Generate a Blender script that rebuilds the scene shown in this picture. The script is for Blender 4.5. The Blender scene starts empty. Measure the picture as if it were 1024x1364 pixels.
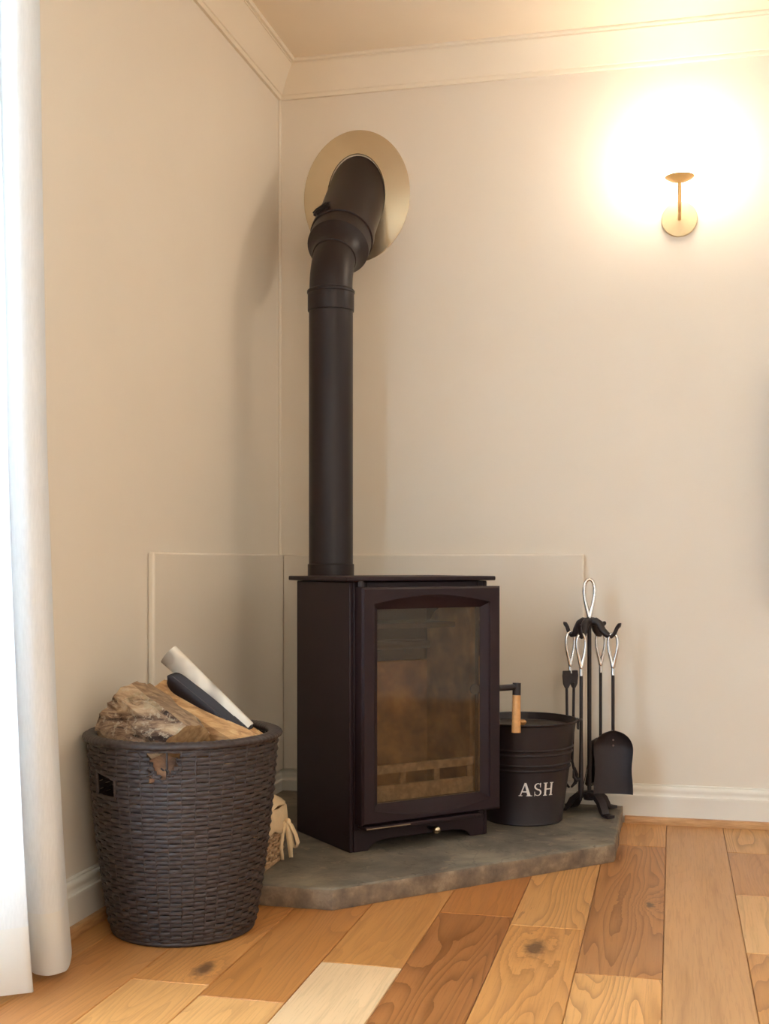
import bpy, bmesh, math, random
from mathutils import Vector, Matrix, noise
random.seed(7)
PI = math.pi
R = math.radians
sc = bpy.context.scene
col = sc.collection

# ------------------------------------------------------------------ camera, world, lights, exposure
cam = bpy.data.cameras.new('camera')
cam.sensor_fit = 'HORIZONTAL'; cam.sensor_width = 36.0
cam.lens = 36.0 * 1600.0 / 1024.0
cam.shift_y = 68.0 / 1024.0
cam.clip_start = 0.05
camo = bpy.data.objects.new('camera', cam)
camo.location = (1.250, -3.735, 0.788)
camo.rotation_euler = (R(90), 0, R(13.5))
col.objects.link(camo)
sc.camera = camo

world = bpy.data.worlds.new('world'); sc.world = world
world.use_nodes = True
world.node_tree.nodes['Background'].inputs[0].default_value = (0.80, 0.88, 1.0, 1)
world.node_tree.nodes['Background'].inputs[1].default_value = 1.6

def area(name, loc, rot, sx, sy, power, color):
    l = bpy.data.lights.new(name, 'AREA'); l.shape = 'RECTANGLE'
    l.size = sx; l.size_y = sy; l.energy = power; l.color = color
    o = bpy.data.objects.new(name, l); o.location = loc; o.rotation_euler = rot
    col.objects.link(o); return o
# daylight entering through the french door on the left and the window at the back of the room
area('door_daylight', (-0.55, -2.80, 1.25), (0, R(-90), 0), 2.3, 2.6, 1300, (0.58, 0.79, 1.0))
area('window_daylight', (3.05, -5.76, 1.50), (R(90), 0, 0), 1.6, 1.3, 35, (1.0, 0.86, 0.70))

sc.view_settings.view_transform = 'Standard'
sc.view_settings.look = 'None'
sc.view_settings.exposure = 0.0
sc.view_settings.gamma = 1.0
sc.view_settings.use_curve_mapping = False

# ------------------------------------------------------------------ helpers
def tag(o, label=None, cat=None, group=None, kind=None):
    if label: o['label'] = label
    if cat: o['category'] = cat
    if group: o['group'] = group
    if kind: o['kind'] = kind
    return o

def empty(name, loc=(0, 0, 0), rz=0.0, parent=None):
    o = bpy.data.objects.new(name, None); col.objects.link(o)
    o.empty_display_size = 0.05
    o.location = loc; o.rotation_euler = (0, 0, rz)
    if parent: o.parent = parent
    return o

class MB:
    def __init__(s): s.v = []; s.f = []
    def add(s, vs, fs, M=None):
        b = len(s.v)
        for p in vs:
            p = Vector(p)
            s.v.append(tuple(M @ p) if M is not None else tuple(p))
        s.f += [tuple(i + b for i in f) for f in fs]
        return s
    def box(s, a, b, M=None):
        x0, y0, z0 = a; x1, y1, z1 = b
        vs = [(x0,y0,z0),(x1,y0,z0),(x1,y1,z0),(x0,y1,z0),(x0,y0,z1),(x1,y0,z1),(x1,y1,z1),(x0,y1,z1)]
        fs = [(0,3,2,1),(4,5,6,7),(0,1,5,4),(1,2,6,5),(2,3,7,6),(3,0,4,7)]
        return s.add(vs, fs, M)
    def prism(s, poly, z0, z1, M=None):
        n = len(poly)
        vs = [(x, y, z0) for x, y in poly] + [(x, y, z1) for x, y in poly]
        fs = [tuple(range(n - 1, -1, -1)), tuple(range(n, 2 * n))]
        fs += [(i, (i + 1) % n, n + (i + 1) % n, n + i) for i in range(n)]
        return s.add(vs, fs, M)
    def lathe(s, prof, n=48, M=None, cap0=True, cap1=True, closed=False):
        vs = []; fs = []
        for r, z in prof:
            for k in range(n):
                a = 2 * PI * k / n
                vs.append((r * math.cos(a), r * math.sin(a), z))
        m = len(prof)
        rng = m if closed else m - 1
        for i in range(rng):
            for k in range(n):
                j = (i + 1) % m
                fs.append((i*n+k, i*n+(k+1) % n, j*n+(k+1) % n, j*n+k))
        if not closed:
            if cap0 and prof[0][0] > 1e-5: fs.append(tuple(range(n - 1, -1, -1)))
            if cap1 and prof[-1][0] > 1e-5: fs.append(tuple((m-1)*n + k for k in range(n)))
        return s.add(vs, fs, M)
    def tube(s, path, rad, n=10, closed=False, caps=True, M=None, flat=1.0, up=None):
        P = [Vector(p) for p in path]; m = len(P)
        rr = rad if isinstance(rad, (list, tuple)) else [rad] * m
        tang = []
        for i in range(m):
            if closed: t = P[(i+1) % m] - P[(i-1) % m]
            else: t = P[min(i+1, m-1)] - P[max(i-1, 0)]
            tang.append(t.normalized())
        ref = Vector(up) if up else (Vector((0,0,1)) if abs(tang[0].z) < .9 else Vector((1,0,0)))
        nrm = (ref - tang[0] * ref.dot(tang[0])).normalized()
        vs = []; fs = []
        for i in range(m):
            if up:
                r0 = Vector(up); q = r0 - tang[i] * r0.dot(tang[i])
                if q.length > 1e-4: nrm = q.normalized()
            else:
                nrm = (nrm - tang[i] * nrm.dot(tang[i])).normalized()
            bn = tang[i].cross(nrm)
            for k in range(n):
                a = 2 * PI * k / n
                vs.append(P[i] + (nrm * math.cos(a) * flat + bn * math.sin(a)) * rr[i])
        rng = m if closed else m - 1
        for i in range(rng):
            j = (i + 1) % m
            for k in range(n):
                fs.append((i*n+k, i*n+(k+1) % n, j*n+(k+1) % n, j*n+k))
        if caps and not closed:
            fs.append(tuple(range(n-1, -1, -1))); fs.append(tuple((m-1)*n+k for k in range(n)))
        return s.add(vs, fs, M)
    def sphere(s, c, r, nu=24, nv=12, sc_=(1,1,1), M=None):
        c = Vector(c)
        vs = [c + Vector((0,0,-r*sc_[2]))]; fs = []
        for i in range(1, nv):
            p = -PI/2 + PI*i/nv
            for k in range(nu):
                a = 2*PI*k/nu
                vs.append(c + Vector((r*math.cos(p)*math.cos(a)*sc_[0], r*math.cos(p)*math.sin(a)*sc_[1], r*math.sin(p)*sc_[2])))
        vs.append(c + Vector((0,0,r*sc_[2])))
        for k in range(nu): fs.append((0, 1+(k+1) % nu, 1+k))
        for i in range(nv-2):
            for k in range(nu):
                fs.append((1+i*nu+k, 1+i*nu+(k+1) % nu, 1+(i+1)*nu+(k+1) % nu, 1+(i+1)*nu+k))
        t = len(vs)-1
        for k in range(nu): fs.append((1+(nv-2)*nu+k, 1+(nv-2)*nu+(k+1) % nu, t))
        return s.add(vs, fs, M)
    def mesh(s, name, mat, smooth=35):
        me = bpy.data.meshes.new(name)
        me.from_pydata([tuple(p) for p in s.v], [], s.f)
        bm = bmesh.new(); bm.from_mesh(me)
        bmesh.ops.recalc_face_normals(bm, faces=bm.faces)
        bm.to_mesh(me); bm.free()
        if mat: me.materials.append(mat)
        if smooth:
            me.shade_smooth(); me.set_sharp_from_angle(angle=R(smooth))
        me.update()
        return me
    def build(s, name, mat, parent=None, smooth=35, bevel=0.0, seg=2):
        o = bpy.data.objects.new(name, s.mesh(name, mat, smooth)); col.objects.link(o)
        if parent: o.parent = parent
        if bevel:
            b = o.modifiers.new('bevel', 'BEVEL'); b.width = bevel; b.segments = seg
            b.limit_method = 'ANGLE'; b.angle_limit = R(40)
        return o

# ------------------------------------------------------------------ materials
def srgb(r, g, b):
    f = lambda c: (c/255/12.92) if c/255 <= .04045 else ((c/255+.055)/1.055)**2.4
    return (f(r), f(g), f(b), 1.0)

class NT:
    def __init__(s, name):
        s.m = bpy.data.materials.new(name); s.m.use_nodes = True
        s.t = s.m.node_tree; s.b = s.t.nodes['Principled BSDF']
    def n(s, typ, **kw):
        nd = s.t.nodes.new(typ)
        for k, v in kw.items(): setattr(nd, k, v)
        return nd
    def l(s, a, b): s.t.links.new(a, b)
    def set(s, sock, v):
        if hasattr(v, 'is_output') or hasattr(v, 'links'): s.l(v, sock)
        else: sock.default_value = v
    def math(s, op, a, b=None, c=None):
        nd = s.n('ShaderNodeMath', operation=op)
        s.set(nd.inputs[0], a)
        if b is not None: s.set(nd.inputs[1], b)
        if c is not None: s.set(nd.inputs[2], c)
        return nd.outputs[0]
    def obj(s): return s.n('ShaderNodeTexCoord').outputs['Object']
    def mapping(s, vec, scale=(1,1,1), loc=(0,0,0), rot=(0,0,0)):
        nd = s.n('ShaderNodeMapping'); s.l(vec, nd.inputs[0])
        nd.inputs['Scale'].default_value = scale; nd.inputs['Location'].default_value = loc; nd.inputs['Rotation'].default_value = rot
        return nd.outputs[0]
    def noise(s, vec, scale, detail=3, rough=.55, dist=0):
        nd = s.n('ShaderNodeTexNoise'); s.l(vec, nd.inputs['Vector'])
        nd.inputs['Scale'].default_value = scale; nd.inputs['Detail'].default_value = detail
        nd.inputs['Roughness'].default_value = rough; nd.inputs['Distortion'].default_value = dist
        return nd.outputs['Fac']
    def ramp(s, fac, stops, interp='LINEAR'):
        nd = s.n('ShaderNodeValToRGB'); s.l(fac, nd.inputs[0])
        cr = nd.color_ramp; cr.interpolation = interp
        while len(cr.elements) < len(stops): cr.elements.new(.5)
        for e, (p, c) in zip(cr.elements, stops): e.position = p; e.color = c
        return nd.outputs[0]
    def mix(s, fac, a, b, mode='MIX'):
        nd = s.n('ShaderNodeMix', data_type='RGBA', blend_type=mode)
        s.set(nd.inputs[0], fac); s.set(nd.inputs[6], a); s.set(nd.inputs[7], b)
        return nd.outputs[2]
    def bump(s, h, strength=.3, dist=.002):
        nd = s.n('ShaderNodeBump'); s.l(h, nd.inputs['Height'])
        nd.inputs['Strength'].default_value = strength; nd.inputs['Distance'].default_value = dist
        s.l(nd.outputs[0], s.b.inputs['Normal'])
    def out(s, c=None, rough=None, metal=None, spec=None):
        if c is not None: s.set(s.b.inputs['Base Color'], c)
        if rough is not None: s.set(s.b.inputs['Roughness'], rough)
        if metal is not None: s.set(s.b.inputs['Metallic'], metal)
        if spec is not None: s.set(s.b.inputs['Specular IOR Level'], spec)
        return s.m

def simple(name, c, rough=.5, metal=0.0, var=.12, vscale=30, bump=.0, bscale=400, spec=None):
    t = NT(name); o = t.obj()
    n = t.noise(o, vscale, 4)
    dk = tuple(x*(1-var) for x in c[:3]) + (1,); lt = tuple(min(1, x*(1+var)) for x in c[:3]) + (1,)
    cc = t.ramp(n, [(.3, dk), (.7, lt)])
    if bump: t.bump(t.noise(o, bscale, 2), bump, .001)
    return t.out(cc, rough, metal, spec)

M_wall = simple('wall_paint', srgb(226, 214, 197), .62, var=.015, vscale=3, bump=.10, bscale=260)
M_board = simple('board_paint', srgb(224, 212, 195), .5, var=.012, vscale=4, bump=.06, bscale=200)
M_ceil = simple('ceiling_paint', srgb(236, 219, 194), .8, var=.02, vscale=2, bump=.1, bscale=160)
M_cornice = simple('cornice_paint', srgb(230, 216, 194), .6, var=.015, vscale=5)
M_skirt = simple('skirting_gloss', srgb(232, 225, 212), .35, var=.02, vscale=8)
M_stripwood = None
M_black = simple('black_stove_paint', srgb(34, 18, 23), .52, var=.12, vscale=14, bump=.12, bscale=900, spec=.3)
M_blacksmooth = simple('black_enamel_pipe', srgb(32, 20, 21), .42, var=.08, vscale=8, bump=.03, bscale=500, spec=.36)
M_iron = simple('black_wrought_iron', srgb(30, 20, 23), .5, var=.2, vscale=60, bump=.2, bscale=500)
M_bucket = simple('black_powder_coat', srgb(30, 20, 24), .45, var=.1, vscale=20, bump=.06, bscale=800)
M_chrome = simple('polished_steel', srgb(205, 200, 195), .12, 1.0, var=.05)
M_brass = simple('satin_brass', srgb(236, 190, 120), .45, .3, var=.06, vscale=40)
M_brassplate = simple('champagne_brass', srgb(214, 192, 150), .45, .45, var=.04, vscale=40)
M_plate = simple('satin_cream_flue_plate', srgb(210, 194, 166), .22, .78, var=.03, vscale=6)
M_white = simple('white_letter_paint', srgb(232, 224, 214), .6, var=.03, vscale=120)
M_gripwood = simple('pale_beech_grip', srgb(206, 148, 88), .45, var=.12, vscale=90)
M_cloth = simple('cream_cotton', srgb(222, 192, 150), .9, var=.08, vscale=40, bump=.3, bscale=900)
M_tv = simple('black_glass_screen', srgb(12, 12, 13), .15, var=.02)
M_bristle = simple('black_bristle', srgb(26, 20, 21), .8, var=.3, vscale=300)
M_glove = simple('glossy_black_page', srgb(24, 14, 19), .5, var=.15, vscale=30)
M_frame = simple('white_door_frame', srgb(235, 234, 230), .4, var=.02)
M_knob = simple('silver_knob', srgb(205, 190, 160), .22, 1.0, var=.05)
M_ash = simple('ash_dusted_cast_iron', srgb(158, 138, 112), .85, var=.35, vscale=60, bump=.4, bscale=300)
M_soot = simple('soot_dark_steel', srgb(64, 48, 42), .8, var=.3, vscale=30)

def mat_fireside():
    t = NT('vermiculite_firebrick'); o = t.obj()
    a = t.noise(o, 9, 5, .6); b = t.noise(o, 70, 3)
    c = t.ramp(a, [(.34, srgb(110, 82, 60)), (.5, srgb(166, 128, 84)), (.68, srgb(206, 166, 108))])
    c = t.mix(t.math('MULTIPLY', b, .35), c, srgb(120, 96, 72))
    t.bump(b, .3, .002)
    return t.out(c, .9)
M_brick = mat_fireside()

def mat_plank():
    t = NT('oiled_oak_plank'); o = t.obj()
    inf = t.n('ShaderNodeObjectInfo')
    off = t.n('ShaderNodeCombineXYZ')
    r40 = t.math('MULTIPLY', inf.outputs['Random'], 53.0)
    t.l(r40, off.inputs[0]); t.l(t.math('MULTIPLY', inf.outputs['Random'], 131.0), off.inputs[1])
    add = t.n('ShaderNodeVectorMath', operation='ADD'); t.l(o, add.inputs[0]); t.l(off.outputs[0], add.inputs[1])
    v = add.outputs[0]
    # knot (object property: x, y, size)
    at = t.n('ShaderNodeAttribute', attribute_type='OBJECT', attribute_name='knot')
    sep = t.n('ShaderNodeSeparateXYZ'); t.l(at.outputs['Vector'], sep.inputs[0])
    so = t.n('ShaderNodeSeparateXYZ'); t.l(o, so.inputs[0])
    dx = t.math('SUBTRACT', so.outputs[0], sep.outputs[0])
    dy = t.math('MULTIPLY', t.math('SUBTRACT', so.outputs[1], sep.outputs[1]), .42)
    d = t.math('SQRT', t.math('ADD', t.math('MULTIPLY', dx, dx), t.math('MULTIPLY', dy, dy)))
    wob = t.math('MULTIPLY', t.math('SUBTRACT', t.noise(v, 60, 3), .5), .022)
    d = t.math('ADD', d, wob)
    has = t.math('GREATER_THAN', sep.outputs[2], .001)
    kn = t.math('MULTIPLY', t.n('ShaderNodeMapRange').outputs[0], 1.0)
    mr = kn.node.inputs[0].links[0].from_node
    t.l(t.math('DIVIDE', d, t.math('MAXIMUM', sep.outputs[2], .0001)), mr.inputs[0])
    mr.inputs[1].default_value = .45; mr.inputs[2].default_value = 1.25; mr.inputs[3].default_value = 1; mr.inputs[4].default_value = 0
    kn = t.math('MULTIPLY', mr.outputs[0], has)
    wrap = t.math('MULTIPLY', t.math('POWER', 2.718, t.math('MULTIPLY', d, -26.0)), has)
    # figure: contour lines of a stretched noise field
    ph = t.noise(t.mapping(v, (7.5, .85, 1)), 1.0, 2.0, .42, .2)
    ph = t.math('ADD', t.math('MULTIPLY', ph, 20.0), t.math('MULTIPLY', wrap, 5.0))
    sv = t.n('ShaderNodeSeparateXYZ'); t.l(v, sv.inputs[0])
    ph = t.math('ADD', ph, t.math('MULTIPLY', sv.outputs[0], 34.0))
    ph = t.math('ADD', ph, t.math('MULTIPLY', t.noise(t.mapping(v, (60, 5, 1)), 1.0, 2), .35))
    saw = t.math('FRACT', ph)
    band = t.math('POWER', saw, 3.0)
    fig = t.math('MULTIPLY', band, inf.outputs['Alpha'])
    fib = t.noise(t.mapping(v, (260, 7, 1)), 1.0, 4, .6)
    fib2 = t.noise(t.mapping(v, (34, 1.6, 1)), 1.0, 4, .6)
    blot = t.noise(t.mapping(v, (5, 1.2, 1)), 1.0, 3)
    base = inf.outputs['Color']
    dark = t.mix(1.0, base, (.50, .40, .30, 1), 'MULTIPLY')
    light = t.mix(1.0, base, (1.22, 1.18, 1.12, 1), 'MULTIPLY')
    c = t.mix(blot, t.mix(.30, base, dark), light)
    c = t.mix(t.math('MULTIPLY', fig, .95), c, dark)
    c = t.mix(t.math('MULTIPLY', t.math('GREATER_THAN', fib, .56), .20), c, dark)
    fs = t.n('ShaderNodeMapRange'); t.l(fib2, fs.inputs[0]); fs.inputs[1].default_value = .55; fs.inputs[2].default_value = .8
    c = t.mix(t.math('MULTIPLY', fs.outputs[0], .5), c, dark)
    c = t.mix(t.math('MULTIPLY', kn, .85), c, srgb(84, 58, 40))
    t.bump(t.math('ADD', t.math('MULTIPLY', band, .6), fib), .10, .001)
    rough = t.math('ADD', t.math('MULTIPLY', fib2, .16), .30)
    return t.out(c, rough, spec=.42)
M_plank = mat_plank()

def mat_strip():
    t = NT('oak_edging'); o = t.obj()
    n = t.noise(t.mapping(o, (6, 6, 60)), 3.0, 4)
    c = t.ramp(n, [(.3, srgb(168, 116, 70)), (.7, srgb(206, 156, 104))])
    return t.out(c, .45)
M_stripwood = mat_strip()

def mat_stone():
    t = NT('grey_brown_flagstone'); o = t.obj()
    a = t.noise(o, 5, 6, .62, .4); b = t.noise(o, 26, 5, .6); c_ = t.noise(o, 160, 3)
    c = t.ramp(a, [(.30, srgb(78, 69, 59)), (.5, srgb(112, 102, 88)), (.70, srgb(144, 132, 112))])
    c = t.mix(t.math('MULTIPLY', t.math('GREATER_THAN', b, .62), .30), c, srgb(160, 140, 114))
    c = t.mix(t.math('MULTIPLY', t.math('LESS_THAN', b, .34), .45), c, srgb(62, 50, 42))
    cr_ = t.math('ABSOLUTE', t.math('SUBTRACT', t.noise(o, 2.6, 4, .6, .5), .52))
    c = t.mix(t.math('MULTIPLY', t.math('LESS_THAN', cr_, .004), .25), c, srgb(66, 54, 44))
    geo = t.n('ShaderNodeNewGeometry'); sx = t.n('ShaderNodeSeparateXYZ'); t.l(geo.outputs['True Normal'], sx.inputs[0])
    side = t.math('LESS_THAN', sx.outputs[2], .6)   # the hewn faces of the slab: browner, rougher stone
    rust = t.ramp(t.noise(o, 18, 5, .65), [(.3, srgb(86, 68, 54)), (.52, srgb(132, 108, 84)), (.72, srgb(176, 152, 122))])
    c = t.mix(t.math('MULTIPLY', side, .75), c, rust)
    t.bump(t.math('ADD', t.math('MULTIPLY', b, .8), t.math('MULTIPLY', c_, .3)), .45, .006)
    return t.out(c, .72)
M_stone = mat_stone()

def mat_wicker(name, c0, c1, c2, rough):
    t = NT(name); o = t.obj()
    a = t.noise(t.mapping(o, (60, 60, 260)), 1.0, 3); b = t.noise(o, 9, 3)
    c = t.ramp(a, [(.3, c0), (.55, c1), (.8, c2)])
    c = t.mix(t.math('MULTIPLY', b, .35), c, c0)
    t.bump(a, .2, .001)
    return t.out(c, rough)
M_wick = mat_wicker('dark_brown_rattan', srgb(38, 29, 29), srgb(57, 46, 44), srgb(78, 67, 63), .5)
M_wickin = simple('dark_basket_inside', srgb(40, 32, 30), .8, var=.2)
M_tanwick = mat_wicker('tan_wicker', srgb(128, 96, 66), srgb(178, 142, 104), srgb(210, 178, 138), .6)

def mat_bark():
    t = NT('rough_bark'); o = t.obj()
    a = t.noise(t.mapping(o, (3.2, 14, 14)), 2.4, 6, .65, .6); b = t.noise(o, 70, 5, .7); g = t.noise(o, 15, 4)
    c = t.ramp(a, [(.38, srgb(52, 35, 28)), (.46, srgb(126, 100, 80)), (.58, srgb(182, 154, 124)), (.76, srgb(214, 190, 160))])
    c = t.mix(t.math('MULTIPLY', t.math('GREATER_THAN', b, .57), .5), c, srgb(196, 180, 158))
    c = t.mix(t.math('MULTIPLY', t.math('GREATER_THAN', g, .6), .25), c, srgb(138, 136, 104))
    t.bump(t.math('ADD', a, t.math('MULTIPLY', b, .4)), .9, .008)
    return t.out(c, .92)
M_bark = mat_bark()

def mat_split(name, c0, c1, c2):
    t = NT(name); o = t.obj()
    a = t.noise(t.mapping(o, (2.5, 42, 42)), 2.0, 5, .6, .3); b = t.noise(o, 11, 4)
    c = t.ramp(a, [(.3, c0), (.52, c1), (.75, c2)])
    c = t.mix(t.math('MULTIPLY', t.math('GREATER_THAN', b, .6), .4), c, c0)
    t.bump(a, .6, .004)
    return t.out(c, .85)
M_split = mat_split('split_pale_wood', srgb(142, 100, 64), srgb(196, 150, 100), srgb(222, 186, 138))
M_splitgrey = mat_split('weathered_split_wood', srgb(104, 80, 60), srgb(150, 122, 94), srgb(178, 150, 116))
M_endgrain = mat_split('sawn_end_grain', srgb(138, 102, 68), srgb(172, 134, 92), srgb(194, 158, 112))

def mat_paper():
    t = NT('curled_white_paper'); o = t.obj()
    a = t.noise(o, 8, 2)
    c = t.ramp(a, [(.50, srgb(222, 212, 196)), (.60, srgb(150, 140, 128))])
    return t.out(c, .6)
M_paper = mat_paper()

def mat_curtain():
    t = NT('sheer_white_voile'); o = t.obj()
    tr = t.n('ShaderNodeBsdfTranslucent'); df = t.n('ShaderNodeBsdfDiffuse'); mx = t.n('ShaderNodeMixShader'); mx2 = t.n('ShaderNodeMixShader')
    tp = t.n('ShaderNodeBsdfTransparent')
    w = t.noise(t.mapping(o, (300, 300, 40)), 1.0, 2)
    c = t.ramp(w, [(.3, (.86, .86, .86, 1)), (.7, (.92, .92, .92, 1))])
    t.l(c, tr.inputs[0]); t.l(c, df.inputs[0])
    mx.inputs[0].default_value = .36; t.l(df.outputs[0], mx.inputs[1]); t.l(tr.outputs[0], mx.inputs[2])
    mx2.inputs[0].default_value = .06; t.l(mx.outputs[0], mx2.inputs[1]); t.l(tp.outputs[0], mx2.inputs[2])
    t.l(mx2.outputs[0], t.t.nodes['Material Output'].inputs['Surface'])
    return t.m
M_curtain = mat_curtain()

def mat_hem():
    t = NT('doubled_voile_hem'); o = t.obj()
    tr = t.n('ShaderNodeBsdfTranslucent'); df = t.n('ShaderNodeBsdfDiffuse'); mx = t.n('ShaderNodeMixShader')
    tr.inputs[0].default_value = (.82, .80, .77, 1); df.inputs[0].default_value = (.86, .84, .80, 1)
    mx.inputs[0].default_value = .3; t.l(df.outputs[0], mx.inputs[1]); t.l(tr.outputs[0], mx.inputs[2])
    t.l(mx.outputs[0], t.t.nodes['Material Output'].inputs['Surface'])
    return t.m
M_hem = mat_hem()

def mat_glass(name, tint=(1, 1, 1, 1), ior=1.45, haze=None):
    # thin pane: clear transmission with a fresnel reflection, plus a film of soot on the surface
    t = NT(name)
    tp = t.n('ShaderNodeBsdfTransparent'); gl = t.n('ShaderNodeBsdfGlossy'); mx = t.n('ShaderNodeMixShader'); fr = t.n('ShaderNodeFresnel')
    tp.inputs[0].default_value = tint; gl.inputs['Roughness'].default_value = .03; fr.inputs[0].default_value = ior
    t.l(fr.outputs[0], mx.inputs[0]); t.l(tp.outputs[0], mx.inputs[1]); t.l(gl.outputs[0], mx.inputs[2])
    last = mx.outputs[0]
    if haze:
        df = t.n('ShaderNodeBsdfDiffuse'); df.inputs[0].default_value = haze
        m2 = t.n('ShaderNodeMixShader')
        f = t.math('MULTIPLY', t.noise(t.obj(), 9, 5,   .65), .14)
        t.l(f, m2.inputs[0]); t.l(last, m2.inputs[1]); t.l(df.outputs[0], m2.inputs[2]); last = m2.outputs[0]
    t.l(last, t.t.nodes['Material Output'].inputs['Surface'])
    return t.m
M_stoveglass = mat_glass('smoky_stove_glass', (.86, .80, .72, 1), 1.33, srgb(150, 128, 100))
M_windowglass = mat_glass('window_glass', (.97, .98, .98, 1))

def mat_emit(name, c, s):
    t = NT(name); e = t.n('ShaderNodeEmission'); e.inputs[0].default_value = c; e.inputs[1].default_value = s
    t.l(e.outputs[0], t.t.nodes['Material Output'].inputs['Surface']); return t.m
M_globe = mat_emit('lit_opal_globe', (1.0, .88, .74, 1), 31.0)

# ------------------------------------------------------------------ room shell
XR, YF, HC = 4.2, -5.8, 2.4
WT = 0.22
DY0, DY1, DZ1 = -1.86, -3.60, 2.10      # french door opening in the left wall
WX0, WX1, WZ0, WZ1 = 2.25, 3.85, 0.85, 2.15   # window opening in the wall behind the camera

def struct(mb, name, mat, label, smooth=0, bevel=0.0, parent=None, cat=None):
    o = mb.build(name, mat, parent, smooth, bevel); tag(o, label, cat, None, 'structure'); return o

struct(MB().box((-WT, 0, -.1), (XR + WT, WT, HC + .1)), 'wall_back', M_wall, 'cream painted wall behind the stove and wall lamp', cat='wall')
m = MB().box((-WT, DY0, -.1), (0, 0, HC + .1)).box((-WT, YF, -.1), (0, DY1, HC + .1)).box((-WT, DY1, DZ1), (0, DY0, HC + .1))
struct(m, 'wall_left', M_wall, 'cream painted wall on the left behind the log basket and curtain', cat='wall')
struct(MB().box((XR, YF, -.1), (XR + WT, 0, HC + .1)), 'wall_right', M_wall, 'cream painted wall on the far right of the room', cat='wall')
m = MB().box((-WT, YF - WT, -.1), (WX0, YF, HC + .1)).box((WX1, YF - WT, -.1), (XR + WT, YF, HC + .1))
m.box((WX0, YF - WT, -.1), (WX1, YF, WZ0)).box((WX0, YF - WT, WZ1), (WX1, YF, HC + .1))
struct(m, 'wall_front', M_wall, 'cream painted wall behind the viewer with a window', cat='wall')
struct(MB().box((-WT, YF - WT, HC), (XR + WT, WT, HC + .1)), 'ceiling', M_ceil, 'plain warm cream ceiling above the cornice', cat='ceiling')
floor = struct(MB().box((-WT, YF - WT, -.12), (XR + WT, WT, -.018)), 'floor', M_stripwood, 'oak plank floor in mixed honey tones', cat='floor')

def ring_profile(prof, sides, inset=0.0):
    """sweep (offset from wall, z) round the room with mitred corners; sides = subset of L,B,R,F, or (side, start, end) spans"""
    out = {}
    n = len(prof)
    for sd in sides:
        side, a, b = sd if isinstance(sd, tuple) else (sd, None, None)
        vs = []
        for end in (0, 1):
            for d, z in prof:
                if side == 'L':   y = (-d if a is None else a) if end == 0 else (YF + d if b is None else b); vs.append((d, y, z))
                if side == 'B':   x = (d if a is None else a) if end == 0 else (XR - d if b is None else b); vs.append((x, -d, z))
                if side == 'R':   y = (-d if a is None else a) if end == 0 else (YF + d if b is None else b); vs.append((XR - d, y, z))
                if side == 'F':   x = (d if a is None else a) if end == 0 else (XR - d if b is None else b); vs.append((x, YF + d, z))
        fs = [(i, (i+1) % n, n + (i+1) % n, n + i) for i in range(n)] + [tuple(range(n)), tuple(range(n, 2*n))]
        out.setdefault(side, MB()).add(vs, fs)
    return out
# cornice: bead, hollow cove, bead
cp = [(0.0, HC), (0.0, HC-.104), (.009, HC-.104), (.011, HC-.100), (.011, HC-.092), (.015, HC-.090)]
for i in range(0, 11):
    t_ = i / 10
    b_ = math.sin(PI * t_) * .007
    cp.append((.015 + .048*t_ - b_*.8*0.6, HC-.090 + .076*t_ + b_*.5))
cp += [(.066, HC-.014), (.066, HC-.009), (.074, HC-.009), (.077, HC-.005), (.077, HC)]
for i, (sd, mb) in enumerate(ring_profile(cp, 'BLRF').items()):
    struct(mb, f'trim_{i+1}', M_cornice, {'B': 'cream coved cornice along the top of the lamp wall', 'L': 'cream coved cornice along the top of the left wall',
        'R': 'cream coved cornice along the far right wall', 'F': 'cream coved cornice on the wall behind the viewer'}[sd], 30, cat='cornice')
# skirting with moulded top
sp = [(0, 0), (.016, 0), (.016, .076), (.0175, .080), (.0165, .084), (.012, .086), (.010, .090), (.0105, .095), (.0125, .100), (.0125, .105), (.010, .110), (.0065, .112), (.0065, .116), (.003, .118), (0, .118)]
sk = ring_profile(sp, ['B', ('L', None, DY0), ('L', DY1, None), 'R', 'F'])
for sd, nm in (('B', 'back'), ('L', 'left'), ('R', 'right'), ('F', 'front')):
    struct(sk[sd], f'baseboard_{nm}', M_skirt, {'B': 'white moulded skirting board under the lamp wall', 'L': 'white moulded skirting board along the left wall',
        'R': 'white moulded skirting board on the far right wall', 'F': 'white moulded skirting board behind the viewer'}[sd], 35, cat='skirting')
# oak edging strip at the foot of the skirting
st = [(.0162, 0), (.030, 0), (.030, .017), (.028, .021), (.025, .022), (.0162, .022)]
es = ring_profile(st, [('B', 1.108, None), ('L', -1.124, DY0), ('L', DY1, None), 'R', 'F'])
for i, (sd, mb) in enumerate(es.items()):
    struct(mb, f'trim_{i+5}', M_stripwood, {'B': 'thin oak edging strip below the back skirting', 'L': 'thin oak edging strip below the left skirting',
        'R': 'thin oak edging strip on the far right wall', 'F': 'thin oak edging strip behind the viewer'}[sd], 35, cat='edging')
# heat boards around the stove
struct(MB().box((0, -1.013, .118), (.018, -.0001, .815)), 'trim_9', M_board, 'flat painted heat board on the left wall behind the log basket', 30, .005, cat='wall board')
struct(MB().box((.0182, -.018, .118), (.986, 0, .815)), 'trim_10', M_board, 'flat painted heat board on the lamp wall behind the stove', 30, .005, cat='wall board')
# caulked corner bead between the walls
struct(MB().tube([(.003, -.003, .815), (.003, -.003, HC - .10)], .006, 8), 'trim_11', M_wall, 'thin vertical filler bead in the corner of the two walls', 40, cat='corner bead')

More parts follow.
